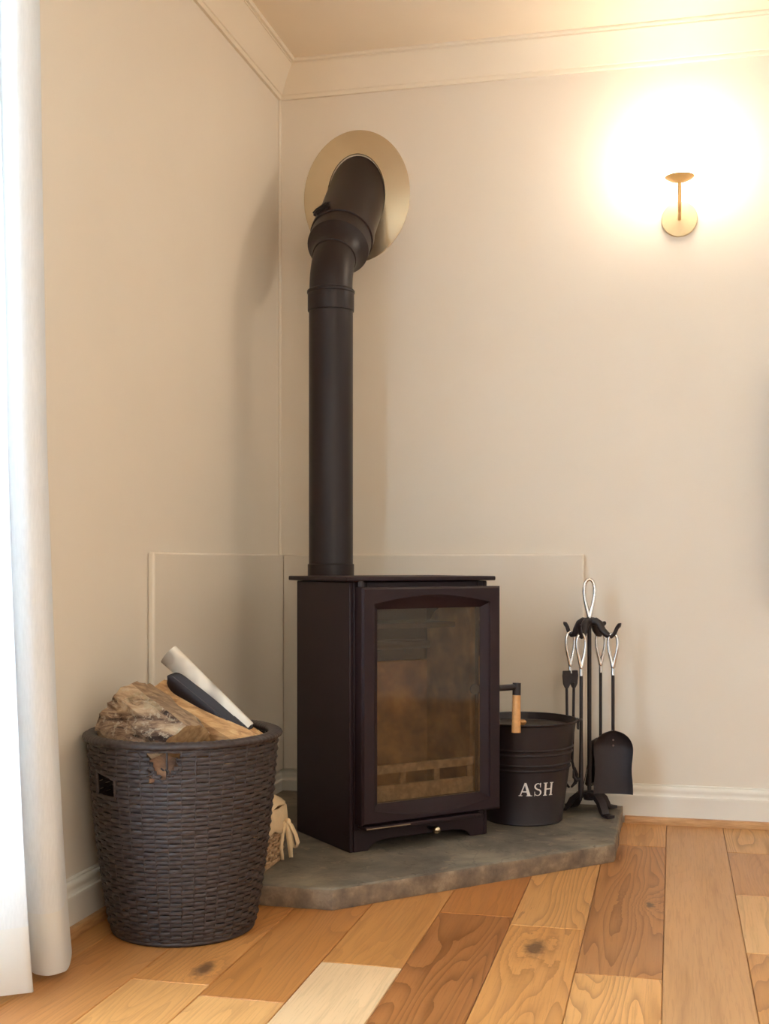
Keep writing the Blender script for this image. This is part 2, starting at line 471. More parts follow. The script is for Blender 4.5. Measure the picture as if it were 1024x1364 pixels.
# french door (left wall) and window (behind the viewer)
def glazed(name, label, axis, a0, a1, z0, z1, depth, ncol, nrow):
    root = empty(name); tag(root, label, 'door' if name.startswith('door') else 'window', None, 'structure')
    def bx(u0, u1, w0, w1, d0, d1):
        if axis == 'y': return MB().box((d0, min(u0, u1), w0), (d1, max(u0, u1), w1))
        return MB().box((min(u0, u1), d0, w0), (max(u0, u1), d1, w1))
    lo, hi = min(a0, a1), max(a0, a1); fr = .06
    d0, d1 = depth - .03, depth + .03
    f = MB()
    for q in (bx(lo, lo+fr, z0, z1, d0, d1), bx(hi-fr, hi, z0, z1, d0, d1), bx(lo+fr, hi-fr, z1-fr, z1, d0, d1), bx(lo+fr, hi-fr, z0, z0+fr, d0, d1)):
        f.add(q.v, q.f)
    f.build('window_frame', M_frame, root, 0, .004)
    w = (hi - lo - 2*fr) / ncol; h = (z1 - z0 - 2*fr) / nrow
    for i in range(1, ncol):
        bx(lo+fr+i*w-.03, lo+fr+i*w+.03, z0+fr, z1-fr, d0+.005, d1-.005).build('mullion', M_frame, root, 0, .003)
    for i in range(ncol):
        for j in range(nrow):
            bx(lo+fr+i*w+(.031 if i else .001), lo+fr+(i+1)*w-(.031 if i < ncol-1 else .001), z0+fr+j*h+.001, z0+fr+(j+1)*h-.001, depth-.003, depth+.003).build('pane', M_windowglass, root, 0)
    return root
glazed('door_1', 'white glazed french door behind the sheer curtain', 'y', DY0, DY1, .0, DZ1, -.14, 2, 1)
glazed('window_1', 'white framed window in the wall behind the viewer', 'x', WX0, WX1, WZ0, WZ1, YF - .12, 2, 1)

# ------------------------------------------------------------------ oak planks, each its own piece
HON = srgb(196, 138, 76)
def pc(r, g, b, fig=.5): q = srgb(r, g, b); return (q[0], q[1], q[2], fig)
palette = [pc(186,128,72,.5), pc(198,140,82,.35), pc(176,118,66,.7), pc(206,152,94,.4), pc(190,136,84,.55), pc(212,164,110,.5)]
seams = [-.24, -.075, .088, .250, .409, .574, .738, .904, 1.066, 1.231, 1.394, 1.56, 1.725, 1.89, 2.055, 2.22, 2.385, 2.55, 2.715, 2.88, 3.045, 3.21, 3.375, 3.54, 3.705, 3.87, 4.035, 4.2]
# measured end joints (y) of the columns in view, with plank tones from wall to viewer
cols = {
 2: ([-.95, -1.95, -2.9], [pc(196,138,80,.3), pc(194,134,78,.35), pc(200,146,90,.4), pc(190,130,74,.4)]),
 1: ([-1.30, -2.3], [pc(196,138,80,.3), pc(196,140,82,.3), pc(190,130,74,.4)]),
 3: ([-.60, -1.632, -2.7], [pc(190,128,72,.3), pc(196,134,74,.55), pc(208,152,92,.35), pc(196,140,82,.4)]),
 4: ([-.70, -1.685, -2.6], [pc(190,128,72,.3), pc(184,122,64,.45), pc(214,160,100,.3), pc(200,142,82,.4)]),
 5: ([-.50, -1.455, -2.4], [pc(190,128,72,.3), pc(194,134,74,.3), pc(222,184,140,.12), pc(190,132,74,.4)]),
 6: ([-1.070, -2.4], [pc(182,118,62,.35), pc(164,106,58,.85), pc(190,132,74,.4)]),
 7: ([-.55, -1.125, -2.3], [pc(190,128,72,.3), pc(208,152,92,.75), pc(204,144,82,.65), pc(190,132,74,.4)]),
 8: ([-.315, -1.403, -2.35], [pc(204,148,90,.4), pc(178,122,72,.85), pc(216,160,98,.75), pc(190,132,74,.4)]),
 9: ([-2.1], [pc(196,146,96,.12), pc(190,132,74,.4)]),
 10: ([-.333, -.767, -1.203, -2.2], [pc(206,158,104,.8), pc(186,134,86,.25), pc(214,166,112,.45), pc(196,140,84,.7), pc(190,132,74,.4)]),
}
knots = {(3, -1.55): (.035, -.0, .019), (7, -1.27): (-.01, 0, .022), (8, -.9): (.05, .0, .010), (6, -1.35): (.0, 0, .001)}
rnd = random.Random(3)
def plank(x0, x1, y0, y1, color, first=[0]):
    g = .0006
    cx, cy = (x0 + x1)/2, (y0 + y1)/2; hx, hy = (x1 - x0)/2 - g, (y0 - y1)/2 - g; c = .0016; zt = 0.0; zl = -.0013
    vs = [(-hx,-hy,-.015),(hx,-hy,-.015),(hx,hy,-.015),(-hx,hy,-.015),(-hx,-hy,zl),(hx,-hy,zl),(hx,hy,zl),(-hx,hy,zl),(-hx+c,-hy+c,zt),(hx-c,-hy+c,zt),(hx-c,hy-c,zt),(-hx+c,hy-c,zt)]
    fs = [(8,9,10,11),(0,3,2,1)]
    for a in (0, 4):
        for i in range(4): fs.append((a+i, a+(i+1) % 4, a+4+(i+1) % 4, a+4+i))
    o = MB().add(vs, fs).build('plank', M_plank, floor, 0)
    o.location = (cx, cy, 0); o.color = color
    return o, cx, cy
for ci in range(len(seams) - 1):
    x0, x1 = seams[ci], seams[ci + 1]
    if x1 <= 0: continue
    x0 = max(x0, 0.0)
    if ci in cols: js, cl = cols[ci]
    else:
        js = []; y = -rnd.uniform(.4, 1.2)
        while y > -3.2: js.append(y); y -= rnd.uniform(.7, 1.3)
        cl = [rnd.choice(palette) for _ in range(len(js) + 1)]
    js = [0.0] + list(js)
    while js[-1] > YF + .9: js.append(js[-1] - rnd.uniform(1.0, 1.5))
    js[-1] = YF
    cl = list(cl)
    for k in range(len(js) - 1):
        c = cl[k] if k < len(cl) else rnd.choice(palette)
        o, cx, cy = plank(x0, x1, js[k], js[k+1], c)
        kv = (0., 0., 0.)
        for (kc, ky), (kx, _, ks) in knots.items():
            if kc == ci and js[k] > ky > js[k+1]: kv = (kx, ky - cy, ks)
        o['knot'] = kv

# ------------------------------------------------------------------ stone hearth
def rough_slab(poly, z0, z1, step=.02, amp=.0035):
    pts = []
    n = len(poly)
    for i in range(n):
        a = Vector(poly[i]); b = Vector(poly[(i+1) % n]); L = (b - a).length; k = max(1, int(L / step))
        rough = i in (1, 2, 3)
        for j in range(k):
            p = a.lerp(b, j / k); pts.append((p.x, p.y, rough))
    m = len(pts); cxy = Vector((.45, -.5))
    vs = []; fs = []
    rows = [(z0, .002), (z0 + .010, .0), (z0 + .022, 0), (z1 - .012, 0), (z1 - .004, .0015), (z1, .006)]
    for ri, (z, ins) in enumerate(rows):
        for (x, y, rg) in pts:
            d = (Vector((x, y)) - cxy).normalized()
            nn = noise.noise(Vector((x*22, y*22, z*40))) + .5*noise.noise(Vector((x*70, y*70, z*90)))
            off = (-ins + (amp * nn if rg else 0)) if rg else 0
            dz = 0.0012 * noise.noise(Vector((x*30, y*30, 3))) if (rg and ri >= 3) else 0
            vs.append((x + d.x*off, y + d.y*off, z + dz))
    for r in range(len(rows) - 1):
        for k in range(m):
            fs.append((r*m + k, r*m + (k+1) % m, (r+1)*m + (k+1) % m, (r+1)*m + k))
    fs.append(tuple(range(m-1, -1, -1)))
    top = (len(rows) - 1) * m
    # triangulated top fan through an inner ring
    inner = []
    for (x, y, rg) in pts:
        p = Vector((x, y)).lerp(cxy, .10); inner.append(len(vs)); vs.append((p.x, p.y, z1))
    for k in range(m): fs.append((top + k, top + (k+1) % m, inner[(k+1) % m], inner[k]))
    fs.append(tuple(inner))
    return MB().add(vs, fs)
hp = [(.0185, -.0185), (.0185, -1.117), (.500, -1.117), (1.102, -.515), (1.102, -.0185)]
o = rough_slab(hp, .0005, .05).build('hearth_slab', M_stone, None, 40)
tag(o, 'grey-brown stone hearth slab with angled rough-hewn front edge', 'hearth')

# ------------------------------------------------------------------ wood stove
SA = R(44.5)
stove = empty('wood_stove', (.500, -.530, .05), SA)
tag(stove, 'black wood-burning stove with tall glass door on the hearth', 'stove')
W2, D2 = .215, .1485
b = MB()
b.box((-W2, -D2, 0), (-W2 + .012, D2, .690))                      # left side
b.box((W2 - .012, -D2, 0), (W2, D2, .690))                        # right side
b.box((-W2 + .012, D2 - .012, .02), (W2 - .012, D2, .690))        # back
b.box((-W2 + .012, -D2 + .004, .045), (W2 - .012, D2 - .012, .075))  # floor
b.box((-W2 + .012, -D2 + .004, .675), (W2 - .012, D2 - .012, .690))  # ceiling
b.box((-W2 + .012, -D2, .055), (-.165, -D2 + .012, .690))           # front stiles
b.box((.182, -D2, .055), (W2 - .012, -D2 + .012, .690))
b.box((-.165, -D2, .640), (.182, -D2 + .012, .690)).box((-.165, -D2, .055), (.182, -D2 + .012, .095))
body = b.build('body', M_black, stove, 30, .003)
# front plinth with shaped feet
pl = [(-W2 + .012, 0), (-W2 + .055, 0), (-W2 + .064, .012), (-W2 + .080, .020), (-W2 + .105, .024), (W2 - .105, .024), (W2 - .080, .020), (W2 - .064, .012), (W2 - .055, 0), (W2 - .012, 0), (W2 - .012, .056), (-W2 + .012, .056)]
Mx = Matrix.Rotation(R(90), 4, 'X')
MB().prism(pl, D2 - .010, D2, Mx).build('plinth', M_black, stove, 30, .0015)
MB().box((-.232, -.166, .691), (.232, .166, .703)).build('top_plate', M_black, stove, 30, .003)
# ash lip under the door
MB().box((-.192, -.192, .060), (.165, -D2 - .0005, .070)).build('ash_lip', M_black, stove, 30, .002)
MB().tube([(-.190, -.1925, .0652), (-.06, -.1925, .0652)], .0016, 8).build('lip_edge', simple('worn_steel_edge', srgb(150, 128, 104), .35, .8), stove)
# air-control knob
k = MB().tube([(.024, -D2 - .0005, .040), (.024, -.178, .040)], .0045, 10).build('air_control', M_iron, stove)
MB().lathe([(.004, 0), (.0075, .002), (.0105, .008), (.0105, .013), (.008, .018), (.003, .0205), (0, .021)], 20, Matrix.Translation((.024, -.176, .040)) @ Matrix.Rotation(R(90), 4, 'X')).build('knob', M_knob, k)
# door: frame whose opening flares out in two shallow arcs
DX0, DX1, DZ0, DZT = -.200, .231, .074, .676
YB, YO = -.152, -.190
N = 16
def arch(x0, x1, zb, zt, sag, y, nx=N):
    bot = [(x0 + (x1-x0)*i/nx, y, zb - sag*math.sin(PI*i/nx)) for i in range(nx + 1)]
    top = [(x1 - (x1-x0)*i/nx, y, zt + sag*math.sin(PI*i/nx)) for i in range(nx + 1)]
    return bot + top
def rect_like(x0, x1, zb, zt, y, nx=N): return arch(x0, x1, zb, zt, 0, y, nx)
IX0, IX1 = -.146, .176
loops = [rect_like(DX0, DX1, DZ0, DZT, YB), rect_like(DX0, DX1, DZ0, DZT, YO + .006), rect_like(DX0 + .005, DX1 - .005, DZ0 + .005, DZT - .005, YO),
         arch(IX0 - .020, IX1 + .020, .108, .634, .022, YO), arch(IX0 - .018, IX1 + .018, .111, .631, .020, YO + .006),
         arch(IX0, IX1, .122, .620, .0, YO + .020), rect_like(IX0, IX1, .122, .620, YB)]
vs = []; fs = []; L_ = len(loops[0])
for lp in loops: vs += lp
for i in range(len(loops)):
    j = (i + 1) % len(loops)
    for q in range(L_): fs.append((i*L_+q, i*L_+(q+1) % L_, j*L_+(q+1) % L_, j*L_+q))
door = MB().add(vs, fs).build('door', M_black, stove, 28)
MB().box((IX0 + .0005, -.169, .1225), (IX1 - .0005, -.164, .6195)).build('door_glass', M_stoveglass, door, 0)
# glass clip on the inner jamb
MB().box((IX1 - .004, -.160, .360), (IX1 + .002, -.153, .435)).build('glass_clip', M_black, door, 0)
MB().lathe([(0, 0), (.014, 0), (.014, .004), (.010, .007), (0, .007)], 16, Matrix.Translation((IX1 - .012, -.163, .398)) @ Matrix.Rotation(R(-90), 4, 'X')).build('clip_screw', M_iron, door)
for zz in (.678, .0705):
    MB().lathe([(0, 0), (.008, 0), (.008, .012), (.006, .0145), (0, .015)] if zz > .5 else [(0, 0), (.006, 0), (.006, .003), (0, .003)], 16, Matrix.Translation((-.192, -.166, zz if zz > .5 else .0705))).build('hinge_pin', M_iron, door)
# latch handle
arm = MB().tube([(.2305, -.180, .399), (.292, -.180, .399)], .0085, 12)
arm.tube([(.292, -.180, .410), (.2905, -.181, .377)], .0115, 16).build('handle_arm', M_iron, door, 40)
MB().tube([(.2904, -.181, .3765), (.289, -.182, .34), (.2865, -.184, .275)], [.0112, .0115, .0125], 18).build('handle_grip', M_gripwood, door, 40)
# firebox
FZ = .0755
MB().box((-.200, .100, FZ), (.200, .125, .46)).build('back_brick', M_brick, stove, 0, .003)
sb = [(-.118, FZ), (.0995, FZ), (.0995, .56), (.06, .60), (-.02, .640), (-.118, .640)]
Msy = Matrix(((0, 0, 1, 0), (1, 0, 0, 0), (0, 1, 0, 0), (0, 0, 0, 1)))
MB().prism(sb, .1795, .2025, Msy).build('side_brick', M_brick, stove, 0, .003)
MB().prism(sb, -.2025, -.1795, Msy).build('side_brick', M_brick, stove, 0, .003)
MB().box((-.178, -.05, .5605), (.178, .1245, .575), Matrix.Rotation(R(0), 4, 'X')).build('baffle_plate', M_soot, stove, 0, .002)
MB().box((-.1785, .106, .4605), (.1785, .124, .52)).build('air_bar', M_soot, stove, 0, .003)
MB().tube([(-.178, .085, .505), (.178, .085, .505)], .011, 12).build('air_tube', M_soot, stove)
for xx in (-.1, 0.02, .12):
    MB().lathe([(0, 0), (.013, 0), (.013, .006), (0, .006)], 14, Matrix.Translation((xx, .1055, .49)) @ Matrix.Rotation(R(90), 4, 'X')).build('air_hole', M_iron, stove)
MB().box((-.1785, -.118, FZ), (.1785, .0995, .088)).build('grate_bed', M_ash, stove, 0, .002)
# log guard with slots
lg = MB()
lg.box((-.160, -.140, .190), (.178, -.130, .213)).box((-.160, -.139, .0755), (.178, -.131, .160))
for xx in (-.155, -.048, .058, .165): lg.box((xx - .009, -.139, .160), (xx + .009, -.131, .190))
guard = lg.build('log_guard', M_ash, stove, 0, .002)
for xx in (-.10, 0.005, .112):
    MB().box((xx - .045, -.1405, .100), (xx + .045, -.1392, .150)).build('guard_panel', M_ash, guard, 0, .0006)
rr = random.Random(5)
for i in range(7):
    c = Vector((-.12 + .04*i, rr.uniform(-.06, .05), .097))
    ms = MB().sphere((0, 0, 0), .016 + .006*rr.random(), 8, 6, (1.5, 1, .7))
    ms.v = [tuple(Vector(p)*(1 + .3*noise.noise(Vector(p)*60 + Vector((i*3, 0, 0))))) for p in ms.v]
    q = ms.build('ash_lump', M_ash, stove, 50); q.location = c

# ------------------------------------------------------------------ flue pipe
PX, PY = .261, -.298
flue = empty('flue_pipe', (PX, PY, 0))
tag(flue, 'matt black flue pipe rising from stove and bending into the wall', 'flue pipe')
rp = .0655
MB().lathe([(rp - .002, .40), (rp, .402), (rp, 1.572), (rp - .003, 1.573)], 48).build('lower_pipe', M_blacksmooth, flue)
MB().lathe([(rp + .0005, .715), (rp + .0035, .718), (rp + .0035, .784), (rp + .0005, .786)], 48).build('base_collar', M_blacksmooth, flue)
MB().lathe([(rp + .0005, 1.535), (rp + .003, 1.536), (rp + .0035, 1.540), (rp + .0035, 1.588), (rp + .0055, 1.590), (rp + .0055, 1.596), (rp + .002, 1.600), (rp - .002, 1.601)], 48).build('joint_ring', M_blacksmooth, flue)
MB().lathe([(0, .393), (rp + .003, .393), (rp + .003, .415), (rp, .417)], 48).build('tee_cap', M_blacksmooth, flue)
# rear stub from the stove back to the pipe
u = Vector((math.sin(SA), -math.cos(SA), 0))
p0 = u * (rp * .8); p1 = u * .1835
MB().tube([(p0.x, p0.y, .60), (p1.x, p1.y, .60)], rp - .002, 40, caps=True).build('rear_stub', M_blacksmooth, flue)
# elbow: vertical to 45 degrees towards the wall
ZB = 1.668; T = .068; RB = T / math.tan(R(22.5))
path = [(0, 0, 1.598)]
for i in range(13):
    a = R(45) * i / 12
    path.append((0, RB * (1 - math.cos(a)), ZB - T + RB * math.sin(a)))
el_end = Vector(path[-1]); d45 = Vector((0, .70711, .70711))
MB().tube(path + [tuple(el_end + d45 * .02)], rp - .0015, 44, up=(1, 0, 0)).build('elbow', M_blacksmooth, flue, 30)
M45 = Matrix.Translation((0, 0, ZB)) @ Matrix.Rotation(R(-45), 4, 'X')
RBG = .0935
MB().lathe([(rp - .001, .048), (rp + .0015, .050), (rp + .003, .064), (rp + .007, .076), (RBG - .010, .096), (RBG - .003, .104), (RBG + .001, .110), (RBG + .001, .158), (RBG - .001, .159)], 56, M45, cap1=False).build('adaptor', M_blacksmooth, flue, 30)
cutw = [(.0, .153), (RBG, .153)]
# twin-wall length, trimmed flush with the wall plane
tw = MB(); n = 56; vs = []; fs = []
for ring in (0, 1):
    for k in range(n):
        a = 2*PI*k/n; q = Vector((RBG*math.cos(a), RBG*math.sin(a), .158))
        p = M45 @ q
        if ring:
            s_ = (-PY - .0015 - p.y) / d45.y; p = p + d45 * s_
        vs.append(p)
for k in range(n): fs.append((k, (k+1) % n, n + (k+1) % n, n + k))
fs.append(tuple(range(n, 2*n)))
tw.add(vs, fs).build('insulated_pipe', M_blacksmooth, flue, 30)
clamp = MB().lathe([(RBG - .001, .164), (RBG + .0015, .164), (RBG + .0048, .166), (RBG + .0048, .196), (RBG + .0015, .198), (RBG - .001, .198)], 56, M45).build('clamp_band', M_blacksmooth, flue, 30)
lt = MB()
for dz in (0, ):
    a = R(-118)
    fr = M45 @ Matrix.Rotation(a, 4, 'Z') @ Matrix.Translation((RBG + .008, 0, .190))
    lt.box((-.005, -.028, -.007), (.006, .022, .007), fr)
    lt.tube([(0.004, -.034, 0), (.007, -.018, .004), (.008, .02, .004), (.004, .034, 0)], .0028, 8, M=fr)
    lt.tube([(0, -.027, -.012), (0, -.027, .012)], .005, 8, M=fr)
    lt.tube([(0, .024, -.010), (0, .024, .010)], .004, 8, M=fr)
lt.build('latch', M_iron, clamp, 30)
# oval trim plate on the wall
pts = []; n = 72
vs = []; fs = []
cz = 1.9665; ax, az = .176, .2125
hx_, hz_ = RBG + .002, (RBG + .002) * 1.41421
zc_hole = ZB - PY - 0 
rows = [(hx_ - .001, hz_ - .001, -.004), (hx_ + .001, hz_ + .0015, -.0062), (hx_ + .004, hz_ + .005, -.0058), (ax - .004, az - .004, -.0035), (ax, az, -.0025), (ax, az, 0)]
for (rx, rz, yy) in rows:
    for k in range(n):
        a = 2*PI*k/n; vs.append((rx*math.cos(a), -PY + yy, cz + rz*math.sin(a)))
for i in range(len(rows) - 1):
    for k in range(n): fs.append((i*n+k, i*n+(k+1) % n, (i+1)*n+(k+1) % n, (i+1)*n+k))
tag(MB().add(vs, fs).build('wall_plate', M_plate, flue, 30), 'oval cream metal trim plate around the pipe')

# ------------------------------------------------------------------ wall lamp
LX, LZ = 1.269, 1.825
lamp = empty('wall_lamp', (LX, 0, LZ))
tag(lamp, 'lit brass wall lamp with a white globe shade', 'lamp')
My = Matrix.Rotation(R(90), 4, 'X')
MB().lathe([(.0, 0), (.053, 0), (.053, .007), (.0515, .009), (0, .0095)], 56, My).build('back_plate', M_brassplate, lamp, 30)
arm = [(0, -.009, 0)]
arm += [(0, -.088, 0)]
for i in range(1, 9):
    a = R(90) * i / 8; arm.append((0, -.088 - .022*math.sin(a), .022*(1 - math.cos(a))))
arm += [(0, -.110, .080)]
MB().tube(arm, .0052, 16, up=(1, 0, 0)).build('arm', M_brass, lamp, 40)
MB().lathe([(.0, -.001), (.010, 0), (.026, .0045), (.038, .011), (.0428, .0155), (.0428, .0165), (.036, .0135), (.0, .006)], 48, Matrix.Translation((0, -.110, .0795))).build('dish', M_brass, lamp, 40)
MB().sphere((0, -.110, .0795 + .009 + .082), .082, 40, 24).build('globe_shade', M_globe, lamp, 60)

# ------------------------------------------------------------------ ash bucket
bk = empty('ash_bucket', (.830, -.265, .05))
tag(bk, 'black metal bucket lettered ASH between stove and fire tools', 'bucket')
HB = .288
def rb(z): return .1105 + (.1505 - .1105) * (z / HB)
prof = [(rb(0) - .004, .0), (rb(0), .001), (rb(0) + .002, .004), (rb(.006), .008)]
for zc in (.157, .171, .200, .214):
    prof += [(rb(zc - .004), zc - .004), (rb(zc - .002) + .0020, zc - .002), (rb(zc) + .0032, zc), (rb(zc + .002) + .0020, zc + .002), (rb(zc + .004), zc + .004)]
prof += [(rb(HB - .006), HB - .006), (rb(HB) + .003, HB - .004), (rb(HB) + .0045, HB - .001), (rb(HB) + .003, HB + .002), (rb(HB) - .001, HB + .0015), (rb(HB) - .003, HB - .004), (rb(.02) - .003, .012), (0, .012)]
MB().lathe(prof, 72).build('bucket_wall', M_bucket, bk, 40)
lid = MB().lathe([(0, HB - .020), (.090, HB - .020), (.096, HB - .017), (.112, HB - .017), (.118, HB - .020), (.140, HB - .020), (.1455, HB - .004), (.1455, HB - .0025), (.1385, HB - .0175), (.1175, HB - .0175), (.111, HB - .0145), (.096, HB - .0145), (.090, HB - .0175), (0, HB - .0175)], 64).build('lid', M_bucket, bk, 40)
MB().lathe([(0, 0), (.007, 0), (.006, .004), (.011, .008), (.0125, .013), (.009, .018), (0, .0195)], 20, Matrix.Translation((.0, -.03, HB - .0178))).build('lid_knob', M_gripwood, lid, 40)
# ears and bail handle hanging down at the back
for sgn in (1, -1):
    a = R(10) if sgn > 0 else R(190)
    fr = Matrix.Rotation(a, 4, 'Z') @ Matrix.Translation((rb(HB) + .004, 0, HB - .006))
    e = MB().box((-.001, -.014, -.022), (.004, .014, .008), fr)
    e.tube([(.002, -.006, .002), (.010, -.006, .006), (.013, 0, .004), (.010, .006, .006), (.002, .006, .002)], .003, 8, M=fr)
    e.build('handle_ear', M_bucket, bk, 40, .001)
bp = []
for i in range(25):
    a = PI * i / 24
    q = Matrix.Rotation(R(10), 4, 'Z') @ Vector(((rb(HB) + .0125) * math.cos(a), (rb(HB) + .010) * math.sin(a), HB - .004 - .035 * math.sin(a)))
    bp.append(tuple(q))
MB().tube(bp, .0025, 8).build('bail_handle', M_bucket, bk, 40)
# lettering, drawn as serif strokes wrapped round the cone
def quadstrip(a0, a1, b0, b1, n=4):
    return [[(a0[0]+(a1[0]-a0[0])*i/n, a0[1]+(a1[1]-a0[1])*i/n), (b0[0]+(b1[0]-b0[0])*i/n, b0[1]+(b1[1]-b0[1])*i/n)] for i in range(n+1)]
strips = []
def rect(x0, x1, y0, y1, n=4): strips.append(quadstrip((x0, y0), (x1, y0), (x0, y1), (x1, y1), n))
def para(a, b_, c, d, n=4): strips.append(quadstrip(a, b_, c, d, n))
# A (origin x 0, cap height 1)
para((.02, 0), (.10, 0), (.40, 1.0), (.47, 1.0), 2)
strips.append([[(.03, 0), (.115, 0)], [(.40, .98), (.49, .98)]])
strips.append([[(.62, 0), (.86, 0)], [(.39, 1.02), (.53, 1.02)]])
rect(.20, .68, .29, .38)
rect(-.04, .24, 0, .055); rect(.53, .96, 0, .055)
# S
S = []
for i in range(29):
    t_ = i / 28
    if t_ < .5:
        a = R(20) + (R(270) - R(20)) * (t_ / .5); c = (1.38, .745); rx, ry = .215, .215
    else:
        a = R(90) - (R(250)) * ((t_ - .5) / .5); c = (1.38, .265); rx, ry = .235, .225
    w = .045 + .075 * math.sin(PI * t_) ** 2
    ca, sa = math.cos(a), math.sin(a)
    if t_ < .5: S.append([(c[0] + (rx + w*.6)*ca, c[1] + (ry + w*.45)*sa), (c[0] + (rx - w*.6)*ca, c[1] + (ry - w*.45)*sa)])
    else: S.append([(c[0] + (rx - w*.6)*ca, c[1] + (ry - w*.45)*sa), (c[0] + (rx + w*.6)*ca, c[1] + (ry + w*.45)*sa)])
strips.append(S)
strips.append([[(1.55, .66), (1.60, .66)], [(1.53, 1.0), (1.60, 1.0)]])
strips.append([[(1.13, .0), (1.18, .0)], [(1.13, .34), (1.17, .34)]])
# H
rect(1.90, 2.06, 0, 1.0, 2); rect(2.40, 2.56, 0, 1.0, 2); rect(2.06, 2.40, .46, .545)
for x0 in (1.82, 2.32):
    rect(x0, x0 + .32, 0, .055); rect(x0, x0 + .32, .945, 1.0)
txt = MB()
CAP = .037; z_base = .088; th0 = R(-90 + 13.5 + 10.0)
def wrap(q, lift):
    x, y = q; z = z_base + y * CAP; r = rb(z)
    a = th0 + (x - 1.28) * CAP / .122
    return ((r + lift) * math.cos(a), (r + lift) * math.sin(a), z)
for s_ in strips:
    fine = []
    for i in range(len(s_) - 1):
        for j in range(3):
            f_ = j / 3
            fine.append([tuple(s_[i][e][c] + (s_[i+1][e][c] - s_[i][e][c])*f_ for c in (0, 1)) for e in (0, 1)])
    fine.append([tuple(s_[-1][0]), tuple(s_[-1][1])])
    vs = []
    for pr in fine: vs += [wrap(pr[0], .0011), wrap(pr[1], .0011)]
    fs = [(2*i, 2*i+1, 2*i+3, 2*i+2) for i in range(len(fine) - 1)]
    txt.add(vs, fs)
tag(txt.build('lettering', M_white, bk, 0), 'white serif lettering ASH')

# ------------------------------------------------------------------ companion set
CX_, CY_ = 1.010, -.145
cs = empty('fire_tool_stand', (CX_, CY_, .05), R(13.5))
tag(cs, 'black iron fire tool stand with polished loop on top', 'tool stand')
# local axes: x right in view, y away
def loop_pts(w, h, n=26):
    """teardrop loop in the xz plane, tip at origin, height h"""
    P = []
    for i in range(n):
        t_ = 2*PI*i/n
        zz = h * (.5 - .5*math.cos(t_))
        xx = w/2 * 1.12 * math.sin(t_) * (math.sin(t_/2) ** 1.5)
        P.append((xx, 0, zz))
    return P
def arch_leg(dx, dy, name='leg'):
    P = []; Rr = math.hypot(dx, dy); ux, uy = dx/Rr, dy/Rr
    prof_ = [(0, .056), (.018, .057), (.036, .052), (.052, .039), (.063, .019), (.070, .008), (.082, .006), (.096, .006)]
    vs = []; fs = []; wd = .013
    for i, (r_, z_) in enumerate(prof_):
        r_ = r_ / .096 * Rr
        th = .014 if i < 5 else .008
        a, b2 = prof_[max(i-1, 0)], prof_[min(i+1, len(prof_)-1)]
        tx, tz = b2[0]-a[0], b2[1]-a[1]; l = math.hypot(tx, tz) or 1; nx, nz = -tz/l, tx/l
        if nz < 0: nx, nz = -nx, -nz
        for (sw, sn) in ((-1, -1), (1, -1), (1, 1), (-1, 1)):
            rr_ = r_ + nx*th*.5*sn; zz = max(.0, z_ + nz*th*.5*sn)
            vs.append((ux*rr_ - uy*wd*sw, uy*rr_ + ux*wd*sw, zz))
    for i in range(len(prof_) - 1):
        for k in range(4): fs.append((i*4+k, i*4+(k+1) % 4, (i+1)*4+(k+1) % 4, (i+1)*4+k))
    fs += [(0, 1, 2, 3), tuple((len(prof_)-1)*4 + k for k in range(4))]
    return MB().add(vs, fs).build(name, M_iron, cs, 40)
arch_leg(-.085, .040); arch_leg(.048, -.088); arch_leg(.086, .072); arch_leg(-.048, .090)
MB().lathe([(0, .040), (.016, .040), (.018, .046), (.018, .058), (.012, .064), (.0062, .066), (.0062, .555), (0, .555)], 24).build('pole', M_iron, cs, 40)
# head: hub with four bent arms ending in hooks
HZ = .560
MB().lathe([(0, HZ - .006), (.014, HZ - .006), (.017, HZ), (.017, HZ + .012), (.010, HZ + .016), (0, HZ + .016)], 20).build('hub', M_iron, cs, 40)
arms = [(-.060, .036), (-.038, -.060), (.050, .064), (.074, -.038)]
for ax_, ay_ in arms:
    r_ = math.hypot(ax_, ay_); ux, uy = ax_/r_, ay_/r_
    pp = [(.008, .004), (.020, .006), (.030, .000), (.040, -.020), (r_*.66, -.033), (r_*.80, -.036), (r_*.92, -.028), (r_*1.0, -.012), (r_*1.08, -.003), (r_*1.13, -.004)]
    MB().tube([(ux*q, uy*q, HZ + z) for q, z in pp], [.012, .012, .0115, .011, .0095, .0075, .0062, .0058, .0062, .0075], 12).build('hook_arm', M_iron, cs, 40)
MB().tube([(x, y, z + HZ + .014) for x, y, z in loop_pts(.040, .116)], [.0052 + .0022*abs(math.cos(PI*i/26))**6 for i in range(26)], 10, closed=True).build('top_loop', M_chrome, cs, 50)

Rz = Matrix.Rotation(R(13.5), 4, 'Z')
def tool(name, label, k, roll, zoff=0.0):
    ax_, ay_ = arms[k]; r_ = math.hypot(ax_, ay_); f = .86
    p = Rz @ Vector((ax_*f, ay_*f, 0)); 
    o = empty(name, (CX_ + p.x, CY_ + p.y, .05 + HZ - .052 + zoff), R(13.5) + roll)
    tag(o, label, 'fire tool', 'fire tools hanging on the stand')
    return o
def handle(o, wid=.034, h=.100, top=.024):
    # polished loop hooked over the arm: top of the loop at +top, neck below
    MB().tube([(x, y, z - (h - top)) for x, y, z in loop_pts(wid, h)], [.0046 + .0020*abs(math.cos(PI*i/26))**6 for i in range(26)], 10, closed=True).build('loop_handle', M_chrome, o, 50)
    MB().tube([(0, 0, -(h - top) + .012), (0, 0, -(h - top) - .022)], [.0048, .0062], 12).build('ferrule', M_chrome, o, 50)
    return -(h - top) - .020
